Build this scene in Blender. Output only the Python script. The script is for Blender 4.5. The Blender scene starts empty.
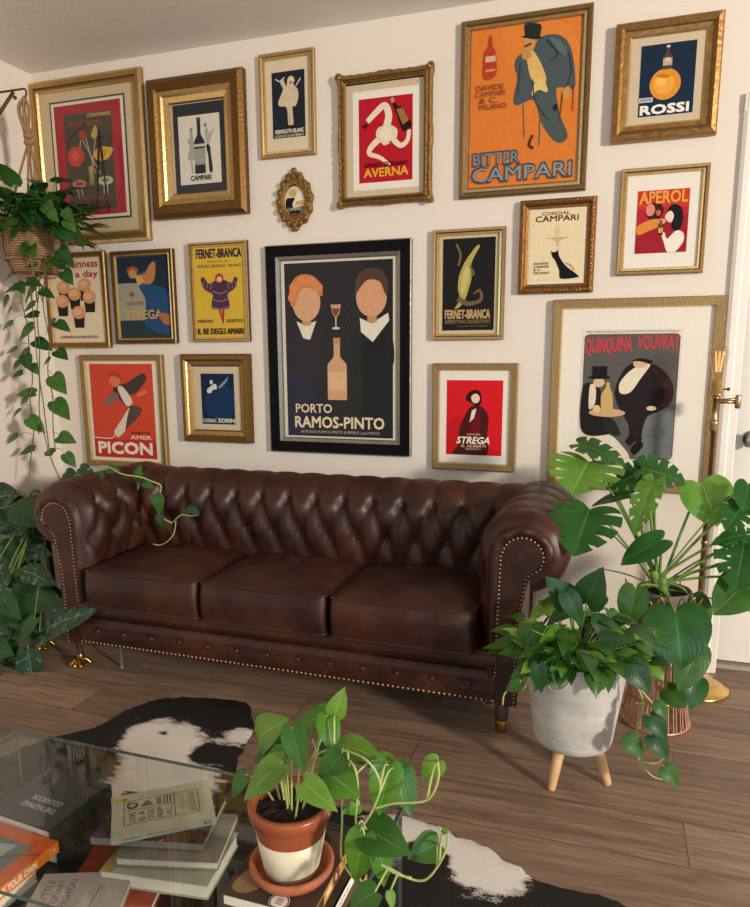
import bpy, bmesh, math, random
from mathutils import Vector, Matrix, noise
from mathutils.geometry import tessellate_polygon
R = random.Random(7)
PI = math.pi
scene = bpy.context.scene
COL = scene.collection

# ------------------------------------------------------------------ camera
CAM = Vector((2.623, -2.890, 1.2248))
YAW, PITCH, ROLL, FPX, PCX, PCY = .3209, .182, -.0045, 713.5, 375.0, 485.8
_f = Vector((-math.sin(YAW)*math.cos(PITCH), math.cos(YAW)*math.cos(PITCH), -math.sin(PITCH)))
_r = Vector((math.cos(YAW), math.sin(YAW), 0))
_u = _r.cross(_f)
CR = _r*math.cos(ROLL) + _u*math.sin(ROLL)
CU = -_r*math.sin(ROLL) + _u*math.cos(ROLL)
CF = _f
cam_d = bpy.data.cameras.new('camera')
cam = bpy.data.objects.new('camera', cam_d); COL.objects.link(cam)
m = Matrix((CR, CU, -CF)).transposed().to_4x4(); m.translation = CAM
cam.matrix_world = m
cam_d.sensor_fit = 'VERTICAL'; cam_d.sensor_height = 24; cam_d.lens = 24*FPX/907
cam_d.shift_y = (PCY-453.5)/907
cam_d.clip_start = .02
scene.camera = cam

# ------------------------------------------------------------------ world, lights, exposure
vs = scene.view_settings
vs.view_transform = 'Standard'; vs.look = 'None'; vs.exposure = 0.0; vs.gamma = 1; vs.use_curve_mapping = False
w = bpy.data.worlds.new('world'); scene.world = w; w.use_nodes = True
w.node_tree.nodes['Background'].inputs[0].default_value = (1.0, .96, .93, 1)
w.node_tree.nodes['Background'].inputs[1].default_value = .55

def area(name, loc, target, sx, sy, col, e):
    d = bpy.data.lights.new(name, 'AREA'); d.shape = 'RECTANGLE'; d.size = sx; d.size_y = sy; d.color = col; d.energy = e
    o = bpy.data.objects.new(name, d); COL.objects.link(o); o.location = loc
    o.rotation_euler = (Vector(target)-Vector(loc)).to_track_quat('-Z', 'Y').to_euler()
    return o
area('window_daylight', (8.3, -4.8, 2.3), (1.2, -.3, 1.0), .6, .5, (1, .90, .77), 480)
area('far_window_daylight', (3.3, -5.4, 1.5), (1.0, -.6, .5), 1.3, 1.4, (.62, .80, 1), 30)

# ------------------------------------------------------------------ materials
def lin(c):
    if isinstance(c, str):
        c = [int(c[i:i+2], 16)/255 for i in (1, 3, 5)]
    return tuple(x/12.92 if x <= .04045 else ((x+.055)/1.055)**2.4 for x in c) + (1,)
class NT:
    def __init__(s, name):
        s.m = bpy.data.materials.new(name); s.m.use_nodes = True
        s.n = s.m.node_tree.nodes; s.l = s.m.node_tree.links
        s.b = s.n['Principled BSDF']; s.out = s.n['Material Output']
    def add(s, t, **k):
        x = s.n.new(t)
        for a, v in k.items():
            if a.startswith('i_'):
                a = a[2:]; a = int(a) if a.isdigit() else a.replace('_', ' ')
                x.inputs[a].default_value = v
            else: setattr(x, a, v)
        return x
    def link(s, a, b): s.l.new(a, b)
    def coord(s, which='Object'): return s.add('ShaderNodeTexCoord').outputs[which]
    def noise(s, scale, detail=4, rough=.55, vec=None, dist=0):
        x = s.add('ShaderNodeTexNoise', i_Scale=scale, i_Detail=detail, i_Roughness=rough, i_Distortion=dist)
        s.link(vec or s.coord(), x.inputs['Vector']); return x
    def ramp(s, fac, stops, interp='LINEAR'):
        x = s.add('ShaderNodeValToRGB'); x.color_ramp.interpolation = interp
        e = x.color_ramp.elements
        while len(e) < len(stops): e.new(.5)
        for el, (p, c) in zip(e, stops): el.position = p; el.color = c if len(c) == 4 else lin(c)
        s.link(fac, x.inputs[0]); return x
    def bump(s, h, strength=.3, dist=.01):
        x = s.add('ShaderNodeBump', i_Strength=strength, i_Distance=dist)
        s.link(h, x.inputs['Height']); s.link(x.outputs[0], s.b.inputs['Normal']); return x
_mc = {}
def mat(name, c, rough=.5, metal=0, var=.12, scale=30, bump=0, spec=.5, coat=0):
    """plain material with a little noise in its colour"""
    if name in _mc: return _mc[name]
    t = NT(name); c = lin(c) if (isinstance(c, str) or len(c) == 3) else c
    nz = t.noise(scale)
    lo = tuple(x*(1-var) for x in c[:3])+(1,); hi = tuple(min(1, x*(1+var)) for x in c[:3])+(1,)
    rp = t.ramp(nz.outputs[0], [(.3, lo), (.7, hi)])
    t.link(rp.outputs[0], t.b.inputs['Base Color'])
    t.b.inputs['Roughness'].default_value = rough; t.b.inputs['Metallic'].default_value = metal
    t.b.inputs['Specular IOR Level'].default_value = spec; t.b.inputs['Coat Weight'].default_value = coat
    if bump: t.bump(nz.outputs[0], bump)
    _mc[name] = t.m; return t.m
def ink(hexc):
    return mat('ink_'+hexc[1:], hexc, .62, 0, .05, 60, 0, .15)

# ------------------------------------------------------------------ mesh builder
class MB:
    def __init__(s): s.v = []; s.f = []; s.mi = []; s.mats = []; s.uv = []; s.sm = []
    def _m(s, m):
        if m not in s.mats: s.mats.append(m)
        return s.mats.index(m)
    def add(s, vs, fs, m, smooth=True, uv=None):
        o = len(s.v); s.v += [tuple(x) for x in vs]; s.uv += (uv or [(0, 0)]*len(vs)); k = s._m(m)
        for f in fs: s.f.append(tuple(i+o for i in f)); s.mi.append(k); s.sm.append(smooth)
    def box(s, lo, hi, m, M=None, bev=0):
        (x0, y0, z0), (x1, y1, z1) = lo, hi
        if bev:
            b = bmesh.new(); bmesh.ops.create_cube(b, size=1)
            for q in b.verts: q.co = Vector((x0+(q.co.x+.5)*(x1-x0), y0+(q.co.y+.5)*(y1-y0), z0+(q.co.z+.5)*(z1-z0)))
            bmesh.ops.bevel(b, geom=b.edges[:], offset=bev, segments=3, affect='EDGES', profile=.5)
            b.verts.index_update(); vs = [q.co.copy() for q in b.verts]; fs = [[q.index for q in f.verts] for f in b.faces]; b.free()
        else:
            vs = [Vector(p) for p in ((x0,y0,z0),(x1,y0,z0),(x1,y1,z0),(x0,y1,z0),(x0,y0,z1),(x1,y0,z1),(x1,y1,z1),(x0,y1,z1))]
            fs = [(0,3,2,1),(4,5,6,7),(0,1,5,4),(1,2,6,5),(2,3,7,6),(3,0,4,7)]
        if M: vs = [M @ q for q in vs]
        s.add(vs, fs, m, bool(bev))
    def tube(s, pts, r, m, n=7, closed=False, caps=True):
        pts = [Vector(p) for p in pts]; k = len(pts)
        rr = r if isinstance(r, (list, tuple)) else [r]*k
        vs = []; fs = []; prev = None
        for i, p in enumerate(pts):
            a = pts[(i+1) % k] if (closed or i < k-1) else p; b = pts[i-1] if (closed or i > 0) else p
            t = (a-b).normalized() if (a-b).length > 1e-9 else Vector((0, 0, 1))
            if prev is None:
                q = t.orthogonal().normalized()
            else:
                q = (prev - t*prev.dot(t)); q = q.normalized() if q.length > 1e-6 else t.orthogonal().normalized()
            prev = q; e = t.cross(q)
            for j in range(n):
                an = 2*PI*j/n; vs.append(p + (q*math.cos(an)+e*math.sin(an))*rr[i])
        for i in range(k if closed else k-1):
            i2 = (i+1) % k
            for j in range(n): fs.append((i*n+j, i*n+(j+1) % n, i2*n+(j+1) % n, i2*n+j))
        if caps and not closed: fs += [tuple(range(n))[::-1], tuple(range((k-1)*n, k*n))]
        s.add(vs, fs, m)
    def lathe(s, prof, m, n=32, c=(0, 0, 0), cap=True, M=None):
        vs = []; fs = []; k = len(prof)
        for r, z in prof:
            for j in range(n):
                a = 2*PI*j/n; vs.append(Vector((c[0]+r*math.cos(a), c[1]+r*math.sin(a), c[2]+z)))
        for i in range(k-1):
            for j in range(n): fs.append((i*n+j, i*n+(j+1) % n, (i+1)*n+(j+1) % n, (i+1)*n+j))
        if cap: fs += [tuple(range(n))[::-1], tuple(range((k-1)*n, k*n))]
        if M: vs = [M @ q for q in vs]
        s.add(vs, fs, m)
    def grid(s, fn, nu, nv, m, closed_u=False, closed_v=False, uv=False):
        vs = []; fs = []; uvs = []
        for i in range(nu):
            for j in range(nv):
                vs.append(fn(i, j)); uvs.append((i/(nu-1), j/(nv-1)))
        for i in range(nu if closed_u else nu-1):
            for j in range(nv if closed_v else nv-1):
                i2 = (i+1) % nu; j2 = (j+1) % nv
                fs.append((i*nv+j, i2*nv+j, i2*nv+j2, i*nv+j2))
        s.add(vs, fs, m, True, uvs if uv else None)
    def ball(s, c, r, m, seg=10, ring=6, sc=(1, 1, 1)):
        vs = [Vector((c[0], c[1], c[2]+r*sc[2]))]; fs = []
        for i in range(1, ring):
            a = PI*i/ring
            for j in range(seg):
                b = 2*PI*j/seg; vs.append(Vector((c[0]+r*sc[0]*math.sin(a)*math.cos(b), c[1]+r*sc[1]*math.sin(a)*math.sin(b), c[2]+r*sc[2]*math.cos(a))))
        vs.append(Vector((c[0], c[1], c[2]-r*sc[2]))); L = len(vs)-1
        for j in range(seg): fs.append((0, 1+j, 1+(j+1) % seg))
        for i in range(ring-2):
            for j in range(seg): fs.append((1+i*seg+j, 1+(i+1)*seg+j, 1+(i+1)*seg+(j+1) % seg, 1+i*seg+(j+1) % seg))
        for j in range(seg): fs.append((L, 1+(ring-2)*seg+(j+1) % seg, 1+(ring-2)*seg+j))
        s.add(vs, fs, m)
    def build(s, name, parent=None, local=False, fix=True):
        off = Vector()
        if parent is not None and not local:
            p = parent
            while p is not None: off += Vector(p.location); p = p.parent
        me = bpy.data.meshes.new(name)
        me.from_pydata([(x-off.x, y-off.y, z-off.z) for x, y, z in s.v], [], s.f)
        for m in s.mats: me.materials.append(m)
        me.polygons.foreach_set('material_index', s.mi); me.polygons.foreach_set('use_smooth', s.sm)
        if any(u != (0, 0) for u in s.uv):
            at = me.attributes.new('leaf_uv', 'FLOAT_VECTOR', 'POINT')
            at.data.foreach_set('vector', [c for u in s.uv for c in (u[0], u[1], 0)])
        me.update()
        o = bpy.data.objects.new(name, me); COL.objects.link(o)
        if parent is not None: o.parent = parent
        return o
def smooth_edges(o, ang=.7):
    me = o.data
    b = bmesh.new(); b.from_mesh(me)
    for e in b.edges:
        if len(e.link_faces) == 2 and e.calc_face_angle(0) > ang: e.smooth = False
    b.to_mesh(me); b.free()
def tag(o, label=None, cat=None, group=None, kind=None):
    if label: o['label'] = label
    if cat: o['category'] = cat
    if group: o['group'] = group
    if kind: o['kind'] = kind
    return o
def thing(name, loc, label, cat, group=None, rz=0):
    o = bpy.data.objects.new(name, None); COL.objects.link(o); o.empty_display_size = .05
    o.location = loc; o.rotation_euler = (0, 0, rz)
    return tag(o, label, cat, group)
def ray(px, py): return CF + CR*((px-PCX)/FPX) - CU*((py-PCY)/FPX)
def W(px, py, y):
    d = ray(px, py); return CAM + d*((y-CAM.y)/d.y)
def G(px, py, z=0.0):
    d = ray(px, py); return CAM + d*((z-CAM.z)/d.z)
def spline(pts, n=6, closed=False):
    pts = [Vector(p) for p in pts]; k = len(pts); out = []
    if k < 3 and not closed: return pts
    for i in range(k if closed else k-1):
        p1 = pts[i]; p2 = pts[(i+1) % k]
        p0 = pts[i-1] if (closed or i > 0) else p1*2-p2
        p3 = pts[(i+2) % k] if (closed or i < k-2) else p2*2-p1
        for j in range(n):
            t = j/n
            out.append(.5*((2*p1)+(p2-p0)*t+(2*p0-5*p1+4*p2-p3)*t*t+(3*p1-p0-3*p2+p3)*t**3))
    if not closed: out.append(pts[-1])
    return out
# lettering: one flat mesh per string, scaled to a unit box
_tx = {}
def text2d(s, bold=0):
    k = (s, bold)
    if k in _tx: return _tx[k]
    cu = bpy.data.curves.new('lettering', 'FONT'); cu.body = s; cu.resolution_u = 2; cu.fill_mode = 'FRONT'
    o = bpy.data.objects.new('lettering', cu); COL.objects.link(o)
    dg = bpy.context.evaluated_depsgraph_get(); dg.update()
    me = bpy.data.meshes.new_from_object(o.evaluated_get(dg))
    v = [(q.co.x, q.co.y) for q in me.vertices]; f = [tuple(p.vertices) for p in me.polygons]
    bpy.data.objects.remove(o); bpy.data.curves.remove(cu); bpy.data.meshes.remove(me)
    x0 = min(a for a, b in v); x1 = max(a for a, b in v); y0 = min(b for a, b in v); y1 = max(b for a, b in v)
    v = [((a-x0)/(x1-x0), (b-y0)/(y1-y0)) for a, b in v]
    _tx[k] = (v, f); return v, f
class Art:
    """layers of flat ink on a print; u to the right, v down, both 0..1"""
    def __init__(s, mb, o, ex, ey, en, w, h, step=.00018):
        s.mb = mb; s.o = Vector(o); s.ex = Vector(ex); s.ey = Vector(ey); s.en = Vector(en); s.w = w; s.h = h; s.k = 0; s.step = step
    def P(s, u, v): return s.o + s.ex*(u*s.w) - s.ey*(v*s.h) + s.en*(s.k*s.step)
    def poly(s, pts, c):
        pts = [(min(1, max(0, u)), min(1, max(0, v))) for u, v in pts]
        s.k += 1; p3 = [Vector((u*s.w, -v*s.h, 0)) for u, v in pts]
        tri = tessellate_polygon([p3])
        s.mb.add([s.P(u, v) for u, v in pts], [tuple(t) for t in tri], ink(c) if isinstance(c, str) else c, False)
    def rect(s, u0, v0, u1, v1, c): s.poly([(u0, v0), (u1, v0), (u1, v1), (u0, v1)], c)
    def blob(s, pts, c, n=5): s.poly([(p.x, p.y) for p in spline([(u, v, 0) for u, v in pts], n, True)], c)
    def ell(s, cu, cv, ru, rv, c, rot=0, n=22):
        """radii in fractions of the width"""
        k = s.w/s.h; out = []
        for i in range(n):
            a = 2*PI*i/n; x = ru*math.cos(a); y = rv*math.sin(a)
            out.append((cu+x*math.cos(rot)-y*math.sin(rot), cv+(x*math.sin(rot)+y*math.cos(rot))*k))
        s.poly(out, c)
    def line(s, pts, wd, c, n=5, taper=None):
        """a tapering stroke; u and v both in fractions of the width"""
        k = s.w/s.h
        p = spline([(u, v, 0) for u, v in pts], n) if len(pts) > 2 else [Vector((u, v, 0)) for u, v in pts]
        L = []; Q = []
        for i, q in enumerate(p):
            t = (p[min(i+1, len(p)-1)]-p[max(i-1, 0)]); t = t.normalized() if t.length else Vector((1, 0, 0))
            ww = wd if taper is None else wd+(taper-wd)*i/(len(p)-1)
            nrm = Vector((-t.y, t.x, 0))*ww/2
            cl = lambda z: Vector((min(1, max(0, z.x)), min(1/k, max(0, z.y)), 0)); L.append(cl(q+nrm)); Q.append(cl(q-nrm))
        s.k += 1
        vs = [s.P(a.x, a.y*k) for a in L]+[s.P(a.x, a.y*k) for a in Q]; m = len(L)
        s.mb.add(vs, [(i, i+1, m+i+1, m+i) for i in range(m-1)], ink(c), False)
    def ring(s, cu, cv, r, wd, c):
        k = s.w/s.h
        pts = [(cu+r*math.cos(a), cv/k+r*math.sin(a)) for a in [2*PI*i/24 for i in range(25)]]
        s.line(pts, wd, c, 1)
    def text(s, st, u0, v0, u1, v1, c, bold=.02, slope=0, shear=0):
        s.k += 1; v, f = text2d(st)
        k = s.w/s.h; d = max(0, bold)*(v1-v0)*1.0; du = min(d/k, .13*(u1-u0)/len(st)); d = min(d, .10*(v1-v0))
        for i, (ox, oy) in enumerate(((-1, -1), (1, -1), (-1, 1), (1, 1)) if bold > .012 else ((0, 0),)):
            q = s.o + s.en*(s.k+.12*i)*s.step
            s.mb.add([q + s.ex*((u0+du+(u1-u0-2*du)*a+shear*(b-.5)+ox*du)*s.w) - s.ey*((v1+(v0-v1)*b+slope*(a-.5)+oy*d)*s.h) for a, b in v], f, ink(c), False)

# ------------------------------------------------------------------ the room
def wall_paint(name, c):
    t = NT(name); nz = t.noise(3, 5)
    rp = t.ramp(nz.outputs[0], [(.3, tuple(x*.985 for x in lin(c)[:3])+(1,)), (.7, lin(c))]); t.link(rp.outputs[0], t.b.inputs['Base Color'])
    t.b.inputs['Roughness'].default_value = .75; t.b.inputs['Specular IOR Level'].default_value = .25
    n2 = t.noise(140, 3); t.bump(n2.outputs[0], .12, .004); return t.m
WALL = wall_paint('wall_paint', '#e9dfd3')
CEIL = NT('ceiling_texture'); CEIL.b.inputs['Base Color'].default_value = lin('#f6f2ec'); CEIL.b.inputs['Roughness'].default_value = .9
_n = CEIL.noise(55, 4); CEIL.bump(_n.outputs[0], .5, .01); CEIL = CEIL.m
WHITE = mat('white_trim_paint', '#efe9e0', .45, 0, .02, 20)

def floor_mat():
    t = NT('wood_plank_floor'); co = t.coord()
    mp = t.add('ShaderNodeMapping'); mp.inputs['Location'].default_value = (.35, .12, 0); t.link(co, mp.inputs[0])
    br = t.add('ShaderNodeTexBrick', offset=.37, i_Scale=1.0, i_Mortar_Size=.0016, i_Mortar_Smooth=.3, i_Brick_Width=1.22, i_Row_Height=.18, i_Bias=0.0)
    br.inputs['Color1'].default_value = (0, 0, 0, 1); br.inputs['Color2'].default_value = (1, 1, 1, 1); br.inputs['Mortar'].default_value = (.5, .5, .5, 1)
    t.link(mp.outputs[0], br.inputs['Vector'])
    st = t.add('ShaderNodeMapping'); st.inputs['Scale'].default_value = (1.3, 14, 1); t.link(co, st.inputs[0])
    addv = t.add('ShaderNodeVectorMath', operation='ADD'); t.link(st.outputs[0], addv.inputs[0])
    sc = t.add('ShaderNodeVectorMath', operation='SCALE'); sc.inputs[3].default_value = 7; t.link(br.outputs['Color'], sc.inputs[0]); t.link(sc.outputs[0], addv.inputs[1])
    g = t.noise(2.2, 7, .62, addv.outputs[0], 1.2)
    g2 = t.noise(9, 5, .6, addv.outputs[0], .4)
    rp = t.ramp(g.outputs[0], [(.25, '#705949'), (.48, '#957a66'), (.62, '#a98d76'), (.8, '#846956')])
    mx = t.add('ShaderNodeMix', data_type='RGBA', blend_type='MULTIPLY'); mx.inputs[0].default_value = .55
    r2 = t.ramp(g2.outputs[0], [(.3, (.62, .6, .58, 1)), (.65, (1, 1, 1, 1))])
    t.link(rp.outputs[0], mx.inputs[6]); t.link(r2.outputs[0], mx.inputs[7])
    r3 = t.ramp(br.outputs['Color'], [(0, (.70, .68, .68, 1)), (1, (1.0, 1.0, 1.0, 1))])
    m2 = t.add('ShaderNodeMix', data_type='RGBA', blend_type='MULTIPLY'); m2.inputs[0].default_value = 1
    t.link(mx.outputs[2], m2.inputs[6]); t.link(r3.outputs[0], m2.inputs[7])
    m3 = t.add('ShaderNodeMix', data_type='RGBA', blend_type='MULTIPLY')
    m3.inputs[7].default_value = (.35, .3, .27, 1); t.link(br.outputs['Fac'], m3.inputs[0]); t.link(m2.outputs[2], m3.inputs[6])
    t.link(m3.outputs[2], t.b.inputs['Base Color'])
    t.b.inputs['Roughness'].default_value = .48; t.b.inputs['Specular IOR Level'].default_value = .4
    t.bump(g2.outputs[0], .08, .004); return t.m
FLOOR = floor_mat()
b = MB(); b.box((-.12, -4.6, -.06), (4.9, .35, 0), FLOOR); tag(b.build('floor'), kind='structure')
b = MB(); b.box((-.12, -4.6, 2.5), (4.9, .35, 2.58), CEIL); tag(b.build('ceiling'), kind='structure')
DX0, DX1, DH = 3.058, 3.87, 2.03        # door opening
b = MB(); b.box((-.12, 0, 0), (DX0, .12, 2.5), WALL); b.box((DX1, 0, 0), (4.9, .12, 2.5), WALL); b.box((DX0, 0, DH), (DX1, .12, 2.5), WALL)
tag(b.build('wall_back'), kind='structure')
b = MB(); b.box((-.12, -4.6, 0), (0, 0, 2.5), WALL); tag(b.build('wall_left'), kind='structure')
# door casing, door slab and the carpet beyond it
b = MB()
prof = [(0, 0), (0, .012), (.012, .018), (.03, .018), (.036, .013), (.058, .013), (.062, 0)]
for xa, sg in ((DX0-.066+.003, 1), (DX1+.066-.003, -1)):
    b.grid(lambda i, j: Vector((xa+sg*prof[i][0], -prof[i][1], (0, DH+.06)[j])), len(prof), 2, WHITE)
b.box((DX0-.064, -.016, DH), (DX1+.064, 0, DH+.06), WHITE, bev=.004)
b.box((DX0-.003, -.002, 0), (DX0, .12, DH), WHITE); b.box((DX1, -.002, 0), (DX1+.003, .12, DH), WHITE); b.box((DX0, -.002, DH-.003), (DX1, .12, DH), WHITE)
o = tag(b.build('trim_1'), kind='structure'); smooth_edges(o, .4)
b = MB(); b.box((0, -.012, 0), (DX0-.064, 0, .085), WHITE, bev=.003); tag(b.build('baseboard_back'), kind='structure')
b = MB(); b.box((0, -4.6, 0), (.012, -.012, .085), WHITE, bev=.003); tag(b.build('baseboard_left'), kind='structure')
b = MB(); b.box((DX0+.003, .06, .03), (DX1-.003, .098, DH-.006), WHITE)
for z0, z1 in ((.2, .85), (1.0, 1.9)):
    for xa in (DX0+.12, DX0+.47):
        b.box((xa, .056, z0), (xa+.27, .062, z1), WHITE, bev=.003)
door = tag(b.build('door_1'), kind='structure')
CHROME = mat('brushed_chrome', '#cfccc6', .42, .85, .05)
b = MB()
b.lathe([(.001, 0), (.032, 0), (.032, .006), (.013, .01), (.012, .03), (.022, .036), (.029, .048), (.028, .06), (.015, .068), (.001, .069)], CHROME, 24,
        M=Matrix.Translation((DX0+.064, .06, .91)) @ Matrix.Rotation(PI/2, 4, 'X'))
b.build('door_knob', door)
CARPET = mat('beige_carpet', '#b9aa98', .95, 0, .25, 300, .6)
b = MB(); b.box((DX0, .045, .0), (DX1, .35, .016), CARPET); tag(b.build('carpet_threshold'), kind='structure')
b = MB(); b.box((DX0-.3, .3, 0), (DX1+.3, .35, 2.5), WALL); tag(b.build('wall_beyond'), kind='structure')

# ------------------------------------------------------------------ framed prints on the back wall
def metal(name, c, rough=.38, bump=.12, scale=90, var=.16, metallic=.78):
    return mat(name, c, rough, metallic, var, scale, bump)
GOLD = metal('gilt', '#ab8a58'); PALEGOLD = metal('pale_gilt', '#b89d70', .42); BRIGHT = metal('bright_gilt', '#d6b67c', .3)
OLDGOLD = metal('old_gold', '#846333', .45, .25); BRONZE = metal('bronze_brown', '#6e4f28', .45, .2); DARKGOLD = metal('dark_gilt', '#5a4426', .45, .25)
ORNATE = metal('antique_gilt', '#8d6c3c', .42, .5, 120, .35); REDGOLD = metal('reddish_gilt', '#96683a', .4, .4, 120, .3); ROSSI = metal('warm_gilt', '#a07a48', .42, .3, 50, .25)
GREENGOLD = metal('muted_gold', '#a0855a', .5, .3, 160, .15); BLACKF = mat('black_lacquer', '#060508', .55, 0, .1, 30, 0, .15); SILVER = metal('silver_edge', '#8f8a82', .35)
OLIVE = metal('olive_gilt', '#84693f', .42, .2)
LINEN = mat('linen_liner', '#cdbb9d', .8, 0, .06, 200, .2); CREAM = mat('cream_mat', '#d9c8a8', .85, 0, .03, 80); WHITEMAT = mat('white_mat', '#e9e2d6', .85, 0, .02, 80)
BEIGE = mat('beige_mat', '#c9b792', .85, 0, .04, 80); NAVYMAT = mat('navy_mat', '#171a2c', .7, 0, .08, 60); CREAMW = mat('warm_white_mat', '#e6dac2', .85, 0, .02, 80)
PAPER = mat('paper_white', '#e9e1d2', .8, 0, .03, 60)
def glass_mat(name, tint, rough=.0, ior=1.5, boost=1.0):
    t = NT(name); n = t.n; n.remove(t.b)
    tr = t.add('ShaderNodeBsdfTransparent'); tr.inputs[0].default_value = tint
    gl = t.add('ShaderNodeBsdfGlossy'); gl.inputs['Roughness'].default_value = rough
    fr = t.add('ShaderNodeFresnel'); ge = t.add('ShaderNodeNewGeometry'); mi = t.add('ShaderNodeMath', operation='MULTIPLY_ADD'); mi.inputs[1].default_value = 1/ior-ior; mi.inputs[2].default_value = ior; t.link(ge.outputs['Backfacing'], mi.inputs[0]); t.link(mi.outputs[0], fr.inputs[0])
    mu = t.add('ShaderNodeMath', operation='MULTIPLY', use_clamp=True); mu.inputs[1].default_value = boost; t.link(fr.outputs[0], mu.inputs[0])
    nz = t.noise(2, 2); bp = t.add('ShaderNodeBump', i_Strength=.015, i_Distance=.01); t.link(nz.outputs[0], bp.inputs['Height']); t.link(bp.outputs[0], gl.inputs['Normal'])
    mx = t.add('ShaderNodeMixShader'); t.link(mu.outputs[0], mx.inputs[0]); t.link(tr.outputs[0], mx.inputs[1]); t.link(gl.outputs[0], mx.inputs[2])
    t.link(mx.outputs[0], t.out.inputs[0]); return t.m
PANE = glass_mat('picture_glass', (.98, .98, .97, 1), 0, 1.5, .7)

def rect4(c):
    w = [W(px, py, 0) if True else None for px, py in c]
    return [(w[0].x+w[3].x)/2, (w[1].x+w[2].x)/2, (w[2].z+w[3].z)/2, (w[0].z+w[1].z)/2]
def moulding(mb, w, h, prof, nside=1, wav=None):
    """prof: (inset, height off the wall, material of the strip that ends here)"""
    def corner(d): return [(-w/2+d, d), (w/2-d, d), (w/2-d, h-d), (-w/2+d, h-d)]
    rings = []
    for (d, ht, m_) in prof:
        c = corner(d); ring = []
        for k in range(4):
            a = Vector(c[k]); e = Vector(c[(k+1) % 4]); nrm = Vector((e-a)).normalized(); out = Vector((nrm.y, -nrm.x))
            for i in range(nside):
                t = i/nside; p = a.lerp(e, t); dd = 0; hh = ht
                if wav: dd, hh = wav(t, d, ht, (e-a).length)
                p = p+out*dd; ring.append(Vector((p.x, -hh, p.y)))
        rings.append(ring)
    n = len(rings[0])
    for q in range(1, len(prof)):
        vs = rings[q-1]+rings[q]
        mb.add(vs, [(i, (i+1) % n, n+(i+1) % n, n+i) for i in range(n)], prof[q][2], nside > 1)
def flat(mb, l, b_, r, t, y, m): mb.add([(l, -y, b_), (r, -y, b_), (r, -y, t), (l, -y, t)], [(0, 1, 2, 3)], m, False)

PG = 'framed bar posters on the gallery wall'
def frame(outer, prof, label, opening_d, layers, prt, art, glass=False, name='framed_poster', nside=1, wav=None, extra=None, tilt=0, gloss=None):
    """outer/prt: l, r, b, t on the wall in metres; layers: (inset, material, name) flat boards from moulding opening inwards"""
    l, r, b_, t = outer; w = r-l; h = t-b_; cx = (l+r)/2
    root = thing(name, (cx, -.001, b_), label, 'framed poster', PG)
    mb = MB(); moulding(mb, w, h, prof, nside, wav)
    if extra: extra(mb, w, h)
    d0 = prof[0][0]
    flat(mb, -w/2+.004, .004, w/2-.004, h-.004, .001, prof[-1][2])
    mb.build('moulding', root, True)
    od = opening_d; yb = prof[-1][1]-.002
    for k, (ins, m_, nm) in enumerate(layers):
        mm = MB(); a = -w/2+ins[0]; c = w/2-ins[1]; bb = ins[2]; tt = h-ins[3]
        mm.box((a, -yb-.001*k, bb), (c, -yb-.001*k+.002, tt), m_); mm.build(nm, root, True)
    yy = yb+.001*len(layers)
    pl_, pr_, pb, pt = prt[0]-cx, prt[1]-cx, prt[2]-b_, prt[3]-b_
    pm = MB(); A = Art(pm, (pl_, -yy, pt), (1, 0, 0), (0, 0, 1), (0, -1, 0), pr_-pl_, pt-pb)
    art(A); pm.build('print', root, True)
    if glass:
        g = MB(); i = od; flat(g, -w/2+i, i, w/2-i, h-i, max(prof[-1][1]+.0015, yy+A.k*A.step+.001), PANE); g.build('glass_pane', root, True)
    if tilt: root.rotation_euler = (0, tilt, 0)
    return root
def ins(outer, op): return (op[0]-outer[0], outer[1]-op[1], op[2]-outer[2], outer[3]-op[3])

# ---- what is printed on each sheet (plain shapes in the colours of the print, with its lettering)
def fig_glass(A, u, v, s, c1, c2):
    A.poly([(u-s, v), (u+s, v), (u+s*.45, v+s*1.5), (u-s*.45, v+s*1.5)], c1); A.rect(u-s*.08, v+s*1.4, u+s*.08, v+s*2.6, c2); A.ell(u, v+s*2.6, s*.7, s*.18, c2)
def bottle(A, u, v0, v1, r, body, lab, cap):
    h = v1-v0
    sh = [(u-r*.32, v0), (u-r*.32, v0+h*.26)]
    for i in range(7):
        t = i/6; e = t*t*(3-2*t); sh.append((u-r*(.32+.68*e), v0+h*(.28+.17*t)))
    sh += [(u-r, v1-h*.02), (u-r*.94, v1)]
    A.poly(sh+[(2*u-x, y) for x, y in sh[::-1]], body)
    A.rect(u-r*.36, v0, u+r*.36, v0+h*.09, cap); A.rect(u-r*.98, v0+h*.55, u+r*.98, v0+h*.84, lab)
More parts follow.
